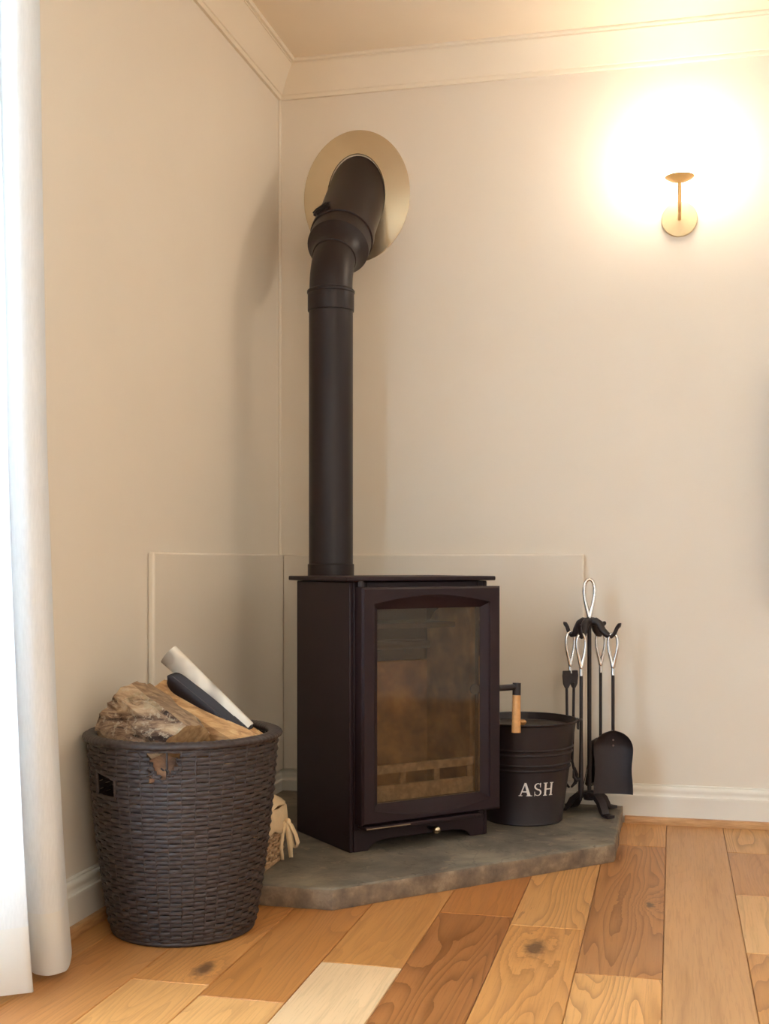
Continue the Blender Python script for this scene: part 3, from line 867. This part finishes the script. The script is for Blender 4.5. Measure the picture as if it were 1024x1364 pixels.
# shovel (front right)
o = tool('fire_shovel', 'black fire shovel with broad flat blade, right of the stand', 3, R(-8))
z0 = handle(o)
MB().tube([(0, 0, z0), (0, 0, -.285)], .0048, 12).build('shaft', M_iron, o, 40)
bw = .0565; vs = []; fs = []; nx, nz = 12, 24
zt, zb = -.256, -.444
for side in (0, 1):
    for j in range(nz + 1):
        tz = (j / nz) ** 1.8; z = zt + (zb - zt) * tz
        if tz < .30: hw = bw * math.sqrt(max(0.02, 1 - (1 - tz/.30) ** 2)) if tz > 0 else bw*.05
        else: hw = bw * (1 - .07 * math.sin(PI * min(1, (tz - .30) / .62)) ** 2)
        for i in range(nx + 1):
            s_ = -1 + 2*i/nx
            y = -.006 - .018 * abs(s_) ** 3 * (1 - .45 * tz) - (.014 * (1 - tz/.30) ** 2 if tz < .3 else 0)
            vs.append((s_ * hw, y + (.0022 if side else 0), z))
W_ = nx + 1; off = (nz + 1) * W_
for j in range(nz):
    for i in range(nx):
        a = j*W_ + i; fs.append((a, a+1, a+W_+1, a+W_)); fs.append((off+a, off+a+W_, off+a+W_+1, off+a+1))
rim_ = [i for i in range(W_)] + [j*W_ + nx for j in range(1, nz+1)] + [nz*W_ + i for i in range(nx-1, -1, -1)] + [j*W_ for j in range(nz-1, 0, -1)]
for q in range(len(rim_)):
    a, b2 = rim_[q], rim_[(q+1) % len(rim_)]; fs.append((a, b2, off+b2, off+a))
blade = MB().add(vs, fs).build('blade', M_iron, o, 50)
for zz in (-.286, -.303):
    MB().sphere((0, -.0085, zz), .0034, 10, 6, (1, .5, 1)).build('rivet', simple('worn_rivet', srgb(112, 98, 92), .4, .6), blade, 60)
# brush (back right)
o = tool('hearth_brush', 'black hearth brush hanging behind the shovel', 2, R(0))
z0 = handle(o)
MB().tube([(0, 0, z0), (0, 0, -.30)], .0048, 12).build('shaft', M_iron, o, 40)
MB().lathe([(0, -.292), (.008, -.294), (.020, -.306), (.024, -.322), (.024, -.332), (0, -.332)], 20, Matrix.Scale(1.6, 4, (1, 0, 0))).build('brush_head', M_iron, o, 40)
brm = MB(); rr = random.Random(9)
for i in range(260):
    a = rr.uniform(0, 2*PI); q = .021 * math.sqrt(rr.random()); x, y = q*math.cos(a), q*math.sin(a); sp_ = 1.45 + .25*rr.random()
    brm.tube([(x*1.5, y, -.331), (x*1.5*sp_, y*sp_, -.425 - .012*rr.random())], [.0013, .0009], 4)
tag(brm.build('bristles', M_bristle, o, 0), kind='stuff')
# poker (front left)
o = tool('fire_poker', 'black iron poker with hooked tip, nearest the ash bucket rim', 1, R(10))
z0 = handle(o)
MB().tube([(0, 0, z0), (0, 0, -.30), (0, 0, -.42)], [.0052, .0052, .0075], 12).build('shaft', M_iron, o, 40)
MB().tube([(0, 0, -.40), (0, 0, -.425), (-.002, 0, -.445), (0, 0, -.462)], [.0075, .0085, .007, .002], 12).build('tip', M_iron, o, 40)
MB().tube([(0, 0, -.395), (-.014, 0, -.402), (-.022, 0, -.392), (-.024, 0, -.372)], [.006, .006, .005, .002], 10).build('hook', M_iron, o, 40)
# tongs (back left)
o = tool('fire_tongs', 'black fire tongs with two flat pivot plates, left of the stand', 0, R(14))
z0 = handle(o)
for s_ in (-1, 1):
    plate = [(-.012, 0), (.012, 0), (.0135, -.016), (.011, -.040), (.005, -.052), (-.005, -.052), (-.011, -.040), (-.0135, -.016)]
    MB().prism([(x + s_*.0130, z + z0 + .006) for x, z in plate], -.004*s_ - .003, -.004*s_ + .003, Matrix.Rotation(R(90), 4, 'X')).build('pivot_plate', M_iron, o, 30, .001)
    MB().tube([(s_*.0115, 0, z0 - .030), (s_*.010, 0, -.24), (s_*.006, 0, -.36), (s_*.012, 0, -.385)], .0042, 10).build('tong_arm', M_iron, o, 40)
    MB().tube([(s_*.012, 0, -.380), (s_*.020, 0, -.400), (s_*.016, 0, -.425), (s_*.003, 0, -.438)], [.005, .006, .0055, .003], 10).build('claw', M_iron, o, 40)

# ------------------------------------------------------------------ log basket
BX, BY = .217, -1.300
lb = empty('log_basket', (BX, BY, 0), R(13.5))     # local -y faces the viewer
tag(lb, 'tall dark brown wicker basket full of firewood beside the curtain', 'basket')
HR, RB0, RT0 = .415, .1530, .2020
def rbk(z):
    t_ = z / HR
    return RB0 + (RT0 - RB0) * t_ + .006 * math.sin(PI * min(1, t_)) - (.010 * (1 - z/.03) ** 2 if z < .03 else 0)
NST = 44; ROWS = 47; SEG = NST * 4
def in_hole(a, z):
    # a: angle from the viewer side, + to the right (radians)
    da = (a + PI) % (2*PI) - PI
    for hc in (-.79, PI - .79):
        d_ = (da - hc + PI) % (2*PI) - PI
        if abs(d_) < .17 and .308 < z < .358 - .012 * (d_ + .15) / .30: return True
    if -.18 < da < .13 and z > .352 - .0 and z < .405:
        lim = .348 + .052 * abs((da + .025) / .155) + .006 * noise.noise(Vector((da*30, z*60, 0)))
        if z > lim: return True
    return False
wv = MB()
hz = HR / ROWS
for i in range(ROWS):
    z = (i + .5) * hz
    run = []
    runs = []
    for k in range(SEG + 1):
        th = 2*PI*k/SEG
        wob = .0009 * noise.noise(Vector((th*6, z*50, 1.7)))
        r_ = rbk(z) + .0025 * math.sin(NST/2 * th + PI * i) + wob
        zz = z + .0011 * noise.noise(Vector((th*5, i*.9, 4)))
        if in_hole(th, z):
            if len(run) > 2: runs.append(run)
            run = []; continue
        run.append((r_ * math.sin(th), -r_ * math.cos(th), zz))
    if len(run) > 2: runs.append(run)
    for rn in runs:
        n_ = len(rn); vs = []; fs = []
        for q, p in enumerate(rn):
            rad = Vector((p[0], p[1], 0)).normalized()
            for (dr, dz) in ((.0026, 0), (.0008, .0041), (-.0018, .0040), (-.0022, 0), (-.0018, -.0040), (.0008, -.0041)):
                vs.append(Vector(p) + rad*dr + Vector((0, 0, dz)))
        for q in range(n_ - 1):
            for k in range(6): fs.append((q*6+k, q*6+(k+1) % 6, (q+1)*6+(k+1) % 6, (q+1)*6+k))
        wv.add(vs, fs)
tag(wv.build('woven_strands', M_wick, lb, 60), kind='stuff')
stk = MB()
for k in range(NST):
    th = 2*PI*(k + .0)/NST
    seg_ = []
    for j in range(25):
        z = .004 + (HR - .008) * j/24
        if in_hole(th, z) and z < .345:
            if len(seg_) > 1: stk.tube(seg_, .0024, 6)
            seg_ = []; continue
        if in_hole(th, z) and (k % 3):
            if len(seg_) > 1: stk.tube(seg_, .0024, 6)
            seg_ = []; continue
        r_ = rbk(z) + .0002
        seg_.append((r_*math.sin(th), -r_*math.cos(th), z))
    if len(seg_) > 1: stk.tube(seg_, .0024, 6)
tag(stk.build('stakes', M_wick, lb, 60), kind='stuff')
# rim: thick wrapped roll
rim = MB(); vs = []; fs = []; n1, n2 = 480, 14
for k in range(n1):
    th = 2*PI*k/n1
    lump = .001*noise.noise(Vector((th*9, 0, 2)))
    for j in range(n2):
        a = 2*PI*j/n2; lump = .001*noise.noise(Vector((th*9, 0, 2))) + .0013*abs(math.sin(th*48 + a*1.2))
        rr_ = RT0 - .004 + (.0150 + lump) * math.cos(a); zz = HR + .004 + (.0080 + lump) * math.sin(a)
        vs.append((rr_*math.sin(th), -rr_*math.cos(th), zz))
for k in range(n1):
    for j in range(n2): fs.append((k*n2+j, k*n2+(j+1) % n2, ((k+1) % n1)*n2+(j+1) % n2, ((k+1) % n1)*n2+j))
rim.add(vs, fs).build('rim', M_wick, lb, 60)
for zz in (.010,):
    MB().tube([((RB0 - .004)*math.sin(2*PI*k/90), -(RB0 - .004)*math.cos(2*PI*k/90), .006) for k in range(90)], .0055, 8, closed=True).build('foot_ring', M_wick, lb, 60)
MB().lathe([(0, .012), (RB0 - .008, .012), (RB0 - .008, .018), (0, .018)], 48).build('basket_base', M_wickin, lb, 30)
# frames round the hand holes
for hc in (-.79, PI - .79):
    fp = []
    for (da, z) in ((-.175, .306), (.175, .306), (.175, .348), (-.175, .360)):
        r_ = rbk(z) ; fp.append((r_*math.sin(hc+da), -r_*math.cos(hc+da), z))
    P = []
    for q in range(4):
        a_, b_ = Vector(fp[q]), Vector(fp[(q+1) % 4])
        for s_ in range(5):
            p_ = a_.lerp(b_, s_/5); rr_ = rbk(p_.z); h_ = math.hypot(p_.x, p_.y); P.append((p_.x*rr_/h_, p_.y*rr_/h_, p_.z))
    MB().tube(P, .0042, 8, closed=True).build('hand_hole_edge', M_wick, lb, 60)
# frayed strand ends round the torn patch
fr_ = MB(); rr = random.Random(21)
for i in range(26):
    da = rr.uniform(-.25, .14); z = rr.uniform(.355, .398)
    if in_hole(da, z) and rr.random() < .55: continue
    r_ = rbk(z) + .002
    p0 = Vector((r_*math.sin(da), -r_*math.cos(da), z)); out_ = Vector((math.sin(da), -math.cos(da), 0)); sd_ = Vector((math.cos(da), math.sin(da), 0))
    q1 = p0 + out_*.004 + sd_*rr.uniform(-.010, .010) + Vector((0, 0, rr.uniform(-.006, .008)))
    q2 = q1 + out_*.002 + sd_*rr.uniform(-.010, .010) + Vector((0, 0, rr.uniform(-.008, .006)))
    fr_.tube([p0, q1, q2], [.002, .0019, .0012], 5)
tag(fr_.build('frayed_ends', M_wick, lb, 60), kind='stuff')

# ------------------------------------------------------------------ firewood
Rv = Vector((math.cos(R(13.5)), math.sin(R(13.5)), 0)); Fv = Vector((-math.sin(R(13.5)), math.cos(R(13.5)), 0)); Uv = Vector((0, 0, 1))
def vw(r, d, z): return Vector((BX, BY, 0)) + Rv*r + Fv*d + Uv*z      # right, depth, height about the basket
def log(label, A, B, upv, section, bark_ids, seed, split_mat, end_mat=None, amp=.004, taper=(1, 1), n=22):
    """split log from A to B; section = polygon [(side, up)], bark_ids = section edges covered with bark"""
    A, B = Vector(A), Vector(B); ax = (B - A).normalized(); L = (B - A).length
    up = (upv - ax * upv.dot(ax)).normalized(); sd = ax.cross(up)
    root = empty('firewood_log', tuple(A)); tag(root, label, 'log', 'firewood in the wicker basket')
    # refine the section
    sec = []; own = []
    m_ = len(section)
    for i in range(m_):
        p, q = section[i], section[(i+1) % m_]; k = max(2, int(math.hypot(q[0]-p[0], q[1]-p[1]) / .007))
        for j in range(k): sec.append((p[0] + (q[0]-p[0])*j/k, p[1] + (q[1]-p[1])*j/k)); own.append(i)
    ns = len(sec)
    Mrot = Matrix((ax, sd, up)).transposed()
    grid = []
    for i in range(n + 1):
        t_ = i / n; row = []
        sc_ = taper[0] + (taper[1] - taper[0]) * t_
        for k, (x, y) in enumerate(sec):
            v = Vector((t_*L*3, x*9, y*9)) + Vector((seed*7.3, seed*1.9, 0))
            isb = own[k] in bark_ids
            f_ = noise.noise(Vector((t_*L*10, x*70, y*70)) + Vector((seed, 0, 0))) * (1.6 if isb else .9) + noise.noise(v * 9) * (1.0 if isb else .3) + .8*noise.noise(v * 1.5)
            l = math.hypot(x, y) or 1
            row.append(Vector((t_*L + .006*noise.noise(Vector((x*40, y*40, seed + i*.0))) * (1 if i in (0, n) else 0), x*sc_ + x/l*amp*f_, y*sc_ + y/l*amp*f_)))
        grid.append(row)
    def wall(ids):
        vs = []; fs = []; key = {}
        def vid(i, k):
            if (i, k) not in key: key[(i, k)] = len(vs); vs.append(Mrot @ grid[i][k])
            return key[(i, k)]
        for k in range(ns):
            if own[k] in ids:
                for i in range(n): fs.append((vid(i, k), vid(i, (k+1) % ns), vid(i+1, (k+1) % ns), vid(i+1, k)))
        return MB().add(vs, fs)
    def add(nm, mb, mat):
        o = mb.build(nm, mat, root, 45)
        return o
    others = [i for i in range(m_) if i not in bark_ids]
    if bark_ids: add('bark', wall(bark_ids), M_bark)
    if others: add('split_face', wall(others), split_mat)
    for i in (0, n):
        c = Mrot @ (sum((p for p in grid[i]), Vector()) / ns)
        vs = [Mrot @ p for p in grid[i]] + [c]
        fs = [(k, (k+1) % ns, ns) for k in range(ns)]
        add('cut_end', MB().add(vs, fs), end_mat or M_endgrain)
    return root
def wedge(r, a0, a1, flat=.15):
    """pie slice with bark arc"""
    s = [(0, 0)]
    for i in range(7):
        a = a0 + (a1 - a0) * i / 6; s.append((r*math.cos(a), r*math.sin(a)))
    return s
# big bark-covered quarter log at the left
log('thick bark-covered split log leaning at the left of the basket', vw(-.118, .020, .470), vw(.020, -.095, .395), Uv,
    [(-.060, -.085), (.075, -.070), (.088, -.010), (.060, .040), (.020, .062), (-.040, .058), (-.075, .01)], [1, 2, 3, 6, 5, 0], 3, M_splitgrey, None, .0078, (1.0, .92))
log('pale split log with orange-tan face sloping to the right of the basket', vw(-.060, .085, .505), vw(.150, -.010, .395), Uv,
    [(-.045, -.055), (.040, -.055), (.046, .004), (.008, .024), (-.040, .018)], [4], 8, M_split, None, .003)
log('short brown log end showing through the torn basket weave', vw(-.045, -.060, .330), vw(-.006, -.1815, .376), Uv,
    [(-.034, -.030), (.034, -.030), (.036, .010), (.004, .028), (-.034, .012)], [2], 12, M_splitgrey, mat_split('brown_weathered_end', srgb(84, 58, 42), srgb(122, 88, 62), srgb(146, 110, 80)), .002)
log('split log lying deeper under the pale log', vw(-.10, .08, .36), vw(.12, .06, .33), Uv, [(-.045, -.04), (.045, -.04), (.05, .02), (0, .045), (-.05, .02)], [0, 1], 15, M_split, None, .003)
log('split log wedged low at the back of the basket', vw(-.08, .12, .28), vw(.11, -.05, .27), Uv, [(-.045, -.04), (.045, -.04), (.05, .02), (0, .045), (-.05, .02)], [2, 3], 19, M_splitgrey, None, .003)

# rolled magazine: white curled sheet with a black page in front
A_ = vw(-.044, .060, .585); B_ = vw(.138, .020, .425)
mg = empty('rolled_magazine', tuple(A_)); tag(mg, 'loosely rolled magazine with white and black pages stuck in the firewood', 'magazine')
ax = (B_ - A_).normalized(); L = (B_ - A_).length; up = (Uv - ax*ax.z).normalized(); sd = ax.cross(up)   # sd points to the viewer or away
if sd.dot(Fv) > 0: sd = -sd
vs = []; fs = []; n1, n2 = 20, 22
for side in (0, 1):
    for i in range(n1 + 1):
        t_ = i/n1; r_ = .025 - .008*t_
        for k in range(n2 + 1):
            a = R(-150) + R(300) * k/n2
            rr_ = r_ - (.0008 if side else 0)
            vs.append(ax*(t_*L) + up*(rr_*math.cos(a)) + sd*(rr_*math.sin(a)*.75))
W_ = n2 + 1; off = (n1+1)*W_
for i in range(n1):
    for k in range(n2):
        a = i*W_+k; fs.append((a, a+1, a+W_+1, a+W_)); fs.append((off+a, off+a+W_, off+a+W_+1, off+a+1))
rim_ = [k for k in range(W_)] + [i*W_+n2 for i in range(1, n1+1)] + [n1*W_+k for k in range(n2-1, -1, -1)] + [i*W_ for i in range(n1-1, 0, -1)]
for q in range(len(rim_)): a, b2 = rim_[q], rim_[(q+1) % len(rim_)]; fs.append((a, b2, off+b2, off+a))
MB().add(vs, fs).build('white_page', M_paper, mg, 50)
vs = []; fs = []; n1, n2 = 26, 12
for side in (0, 1):
    for i in range(n1 + 1):
        t_ = i/n1
        w = .024 * (math.sqrt(max(.02, 1 - (1 - t_/.16)**2)) if t_ < .16 else 1) * (1 - .35*max(0, t_-.6))
        for k in range(n2 + 1):
            s_ = -1 + 2*k/n2
            c = ax*(.035 + t_*(L - .048)) - up*(.030 - .014*t_) + sd*(.020)
            vs.append(c + up*(w*s_) + sd*((.008*(1 - s_*s_)) + (.002 if side else 0) - .006) )
W_ = n2+1; off = (n1+1)*W_
for i in range(n1):
    for k in range(n2):
        a = i*W_+k; fs.append((a, a+1, a+W_+1, a+W_)); fs.append((off+a, off+a+W_, off+a+W_+1, off+a+1))
rim_ = [k for k in range(W_)] + [i*W_+n2 for i in range(1, n1+1)] + [n1*W_+k for k in range(n2-1, -1, -1)] + [i*W_ for i in range(n1-1, 0, -1)]
for q in range(len(rim_)): a, b2 = rim_[q], rim_[(q+1) % len(rim_)]; fs.append((a, b2, off+b2, off+a))
bp_ = MB().add(vs, fs).build('black_page', M_glove, mg, 50)
crease = [tuple(ax*(.045 + .0085*i*(L/.27)) - up*(.022 - .014*i/26) + sd*.0235) for i in range(26)]
MB().tube(crease, .0009, 6).build('page_fold', simple('fold_edge', srgb(72, 58, 58), .5), bp_, 50)
# black rolled lower end
MB().tube([tuple(ax*(L - .040) - up*.004), tuple(ax*(L + .004) - up*.006)], [.0160, .0165], 22, caps=True).build('rolled_end', M_glove, mg, 50)

# ------------------------------------------------------------------ small lined basket on the hearth
sbk = empty('small_wicker_basket', (.192, -.958, .05))
tag(sbk, 'small tan wicker basket with cream cloth lining tied in a bow', 'basket')
hx, hy, hh = .113, .106, .122
def rrect(hx, hy, r, n=6):
    P = []
    for cx, cy, a0 in ((hx-r, hy-r, 0), (-hx+r, hy-r, 90), (-hx+r, -hy+r, 180), (hx-r, -hy+r, 270)):
        for i in range(n+1):
            a = R(a0 + 90*i/n); P.append((cx + r*math.cos(a), cy + r*math.sin(a)))
    return P
def resample(P, m):
    P = [Vector((x, y, 0)) for x, y in P]; P.append(P[0])
    ls = [0]
    for i in range(len(P)-1): ls.append(ls[-1] + (P[i+1]-P[i]).length)
    out = []; j = 0
    for k in range(m):
        t_ = ls[-1]*k/m
        while ls[j+1] < t_: j += 1
        out.append(P[j].lerp(P[j+1], (t_-ls[j])/(ls[j+1]-ls[j])))
    return out
base = resample(rrect(hx, hy, .025), 144)
wv = MB()
for i in range(13):
    z = .008 + i*.0094; f = .955 + .045*z/hh
    P = []
    for k, p in enumerate(base):
        nrm = Vector((p.x/hx**2, p.y/hy**2, 0)).normalized()
        q = p*f + nrm*(-.0015 + .0032*math.sin(2*PI*k/144*18 + PI*i)); P.append((q.x, q.y, z + .001*noise.noise(Vector((k*.2, i, 0)))))
    wv.tube(P, .0040, 7, closed=True)
tag(wv.build('woven_strands', M_tanwick, sbk, 60), kind='stuff')
stk = MB()
for k in range(0, 144, 4):
    p = base[k]; stk.tube([(p.x*.955, p.y*.955, .002), (p.x, p.y, hh)], .0024, 6)
tag(stk.build('stakes', M_tanwick, sbk, 60), kind='stuff')
MB().tube([(p.x*.955, p.y*.955, .006) for p in base], .0062, 8, closed=True).build('foot_braid', M_tanwick, sbk, 60)
MB().tube([(p.x*1.0, p.y*1.0, hh) for p in base], .0055, 8, closed=True).build('rim', M_tanwick, sbk, 60)
MB().prism([(p.x*.86, p.y*.86) for p in base[::4]], .004, .009).build('basket_base', M_tanwick, sbk, 0)
# cloth lining folded over the rim
vs = []; fs = []; m_ = 144
prof_ = [(.93, .045), (.955, .090), (.965, .124), (.985, .135), (1.03, .137), (1.062, .130), (1.072, .114), (1.078, .094), (1.072, .080)]
for (f, z) in prof_:
    for k, p in enumerate(base):
        wv_ = 1 + .012*math.sin(k*.55 + z*30) * (1 if f > 1 else .4)
        vs.append((p.x*f*wv_, p.y*f*wv_, z + .007*math.sin(k*.31) * (1 if f > 1.0 and z < .10 else .3)))
for i in range(len(prof_) - 1):
    for k in range(m_): fs.append((i*m_+k, i*m_+(k+1) % m_, (i+1)*m_+(k+1) % m_, (i+1)*m_+k))
ln = MB().add(vs, fs).build('cloth_lining', M_cloth, sbk, 60)
ln.modifiers.new('thick', 'SOLIDIFY').thickness = .0012
# folded-over flap along the top
vs = []; fs = []
for i in range(9):
    for j in range(7):
        x = .030 + .095*i/8; y = -.085 + .18*j/6
        vs.append((x - .012*(abs(j-3)/3)**3*(i/8), y, .144 + .018*math.sin(PI*i/8)**.7 + .005*math.sin(j*1.3 + i*.5)))
for i in range(8):
    for j in range(6): fs.append((i*7+j, (i+1)*7+j, (i+1)*7+j+1, i*7+j+1))
fl = MB().add(vs, fs).build('cloth_flap', M_cloth, sbk, 60); fl.modifiers.new('thick', 'SOLIDIFY').thickness = .004
# bow at the near right corner of the +x face
def ribbon(P, w, name, parent, wax):
    P = [Vector(p) for p in P]; vs = []; fs = []
    for i, p in enumerate(P):
        t_ = (P[min(i+1, len(P)-1)] - P[max(i-1, 0)]).normalized()
        wd = Vector(wax); wd = (wd - t_*wd.dot(t_)).normalized()
        tw_ = w * (1 if 0 < i < len(P)-1 else .75)
        vs += [p - wd*tw_/2, p + wd*tw_/2]
    for i in range(len(P)-1): fs.append((2*i, 2*i+1, 2*i+3, 2*i+2))
    o = MB().add(vs, fs).build(name, M_cloth, parent, 60)
    s_ = o.modifiers.new('thick', 'SOLIDIFY'); s_.thickness = .0016; s_.offset = 0
    return o
kn = Vector((.126, .060, .098)); rv_ = Vector((.97, .23, 0)); bk_ = Vector((-.23, .97, 0))
def bp3(r, z, d=0.0): return kn + rv_*r + Vector((0, 0, z)) + bk_*d
MB().sphere(tuple(bp3(.004, 0)), .0085, 14, 10, (1.0, .8, 1.0)).build('bow_knot', M_cloth, sbk, 60)
ribbon([bp3(.004, .002), bp3(.014, -.010, -.004), bp3(.025, -.032, -.007), bp3(.030, -.052, -.006), bp3(.026, -.064, -.003), bp3(.018, -.062, .001), bp3(.014, -.048, .003), bp3(.010, -.024, .003), bp3(.005, -.004, .002)], .012, 'bow_loop', sbk, (.5, 1, .15))
ribbon([bp3(.000, .002), bp3(-.010, -.008, -.006), bp3(-.022, -.020, -.012), bp3(-.030, -.034, -.014), bp3(-.026, -.042, -.012), bp3(-.018, -.034, -.008), bp3(-.008, -.016, -.003), bp3(.001, -.003, -.001)], .011, 'bow_loop', sbk, (.5, 1, .15))
ribbon([bp3(.003, 0, -.004), bp3(.006, -.025, -.007), bp3(.010, -.055, -.006), bp3(.013, -.088, -.006)], .013, 'ribbon_tail', sbk, (.97, .23, 0))
ribbon([bp3(-.001, 0, -.004), bp3(-.008, -.028, -.008), bp3(-.012, -.062, -.007), bp3(-.008, -.094, -.006)], .010, 'ribbon_tail', sbk, (.97, .23, 0))

# ------------------------------------------------------------------ curtain
cur = empty('sheer_curtain', (.08, -1.7, 0)); tag(cur, 'long sheer white curtain hanging at the left by the french door', 'curtain')
plan = [(.048, -1.500), (.072, -1.529), (.105, -1.590), (.129, -1.649), (.126, -1.675), (.112, -1.690), (.085, -1.688), (.066, -1.672), (.048, -1.645), (.036, -1.622), (.022, -1.622), (.015, -1.636), (.028, -1.668), (.050, -1.695), (.060, -1.725)]
y = -1.76; ph_ = 0
while y > -2.95:
    ph_ += 1
    plan.append((.075 + .045*math.sin(ph_*1.15) + .01*math.sin(ph_*2.7), y)); y -= .026
def catmull(P, m):
    P = [Vector((a, b, 0)) for a, b in P]; out = []
    for i in range(len(P)-1):
        p0 = P[max(i-1, 0)]; p1 = P[i]; p2 = P[i+1]; p3 = P[min(i+2, len(P)-1)]
        for j in range(m):
            t_ = j/m
            out.append(.5*((2*p1) + (p2-p0)*t_ + (2*p0-5*p1+4*p2-p3)*t_*t_ + (3*p1-p0-3*p2+p3)*t_**3))
    out.append(P[-1]); return out
pc_ = catmull(plan, 4)
ZT = 2.18; NV = 44; HEM = .135
def cpos(p, z, lift=0):
    v = min(1, max(0, z / ZT))
    k = 1 - .110 * (v ** .8) - .02*math.sin(v*PI*1.5)*.5
    y = -2.96 + (p.y + 2.96) * k
    amp = 1 - .25*v
    x = .078 + (p.x - .078) * amp + .004*noise.noise(Vector((p.y*9, z*2.2, 0)))
    return (x - .08, y + .006*noise.noise(Vector((p.y*5, z*1.7, 5))) + 1.7, z)
def sheet(z0, z1, nv, nm, mat):
    vs = []; fs = []; n_ = len(pc_)
    for j in range(nv + 1):
        z = z0 + (z1 - z0)*j/nv
        for p in pc_:
            zz = z + (.006*noise.noise(Vector((p.y*14, 0, 3))) if j == 0 and z0 < .05 else 0)
            vs.append(cpos(p, zz))
    for j in range(nv):
        for k in range(n_-1): fs.append((j*n_+k, j*n_+k+1, (j+1)*n_+k+1, (j+1)*n_+k))
    return MB().add(vs, fs).build(nm, mat, cur, 70)
sheet(HEM, ZT, NV, 'voile_panel', M_curtain)
sheet(.012, HEM, 4, 'hem_band', M_hem)
MB().tube([(0, .05, ZT + .006), (0, -1.95, ZT + .006)], .012, 12).build('curtain_pole', M_frame, cur, 40)

# ------------------------------------------------------------------ television just past the right edge of the photograph, whose soft shadow falls on the wall
tv = empty('television', (2.12, 0, 1.01)); tag(tv, 'wide black flat television mounted on the lamp wall', 'television')
MB().box((-.565, -.105, -.340), (.565, -.070, .340)).build('casing', M_tv, tv, 0, .004)
MB().box((-.555, -.1065, -.325), (.555, -.1055, .330)).build('screen', M_tv, tv, 0)
MB().box((-.20, -.070, -.15), (.20, -.0005, .15)).build('wall_bracket', M_iron, tv, 0, .003)
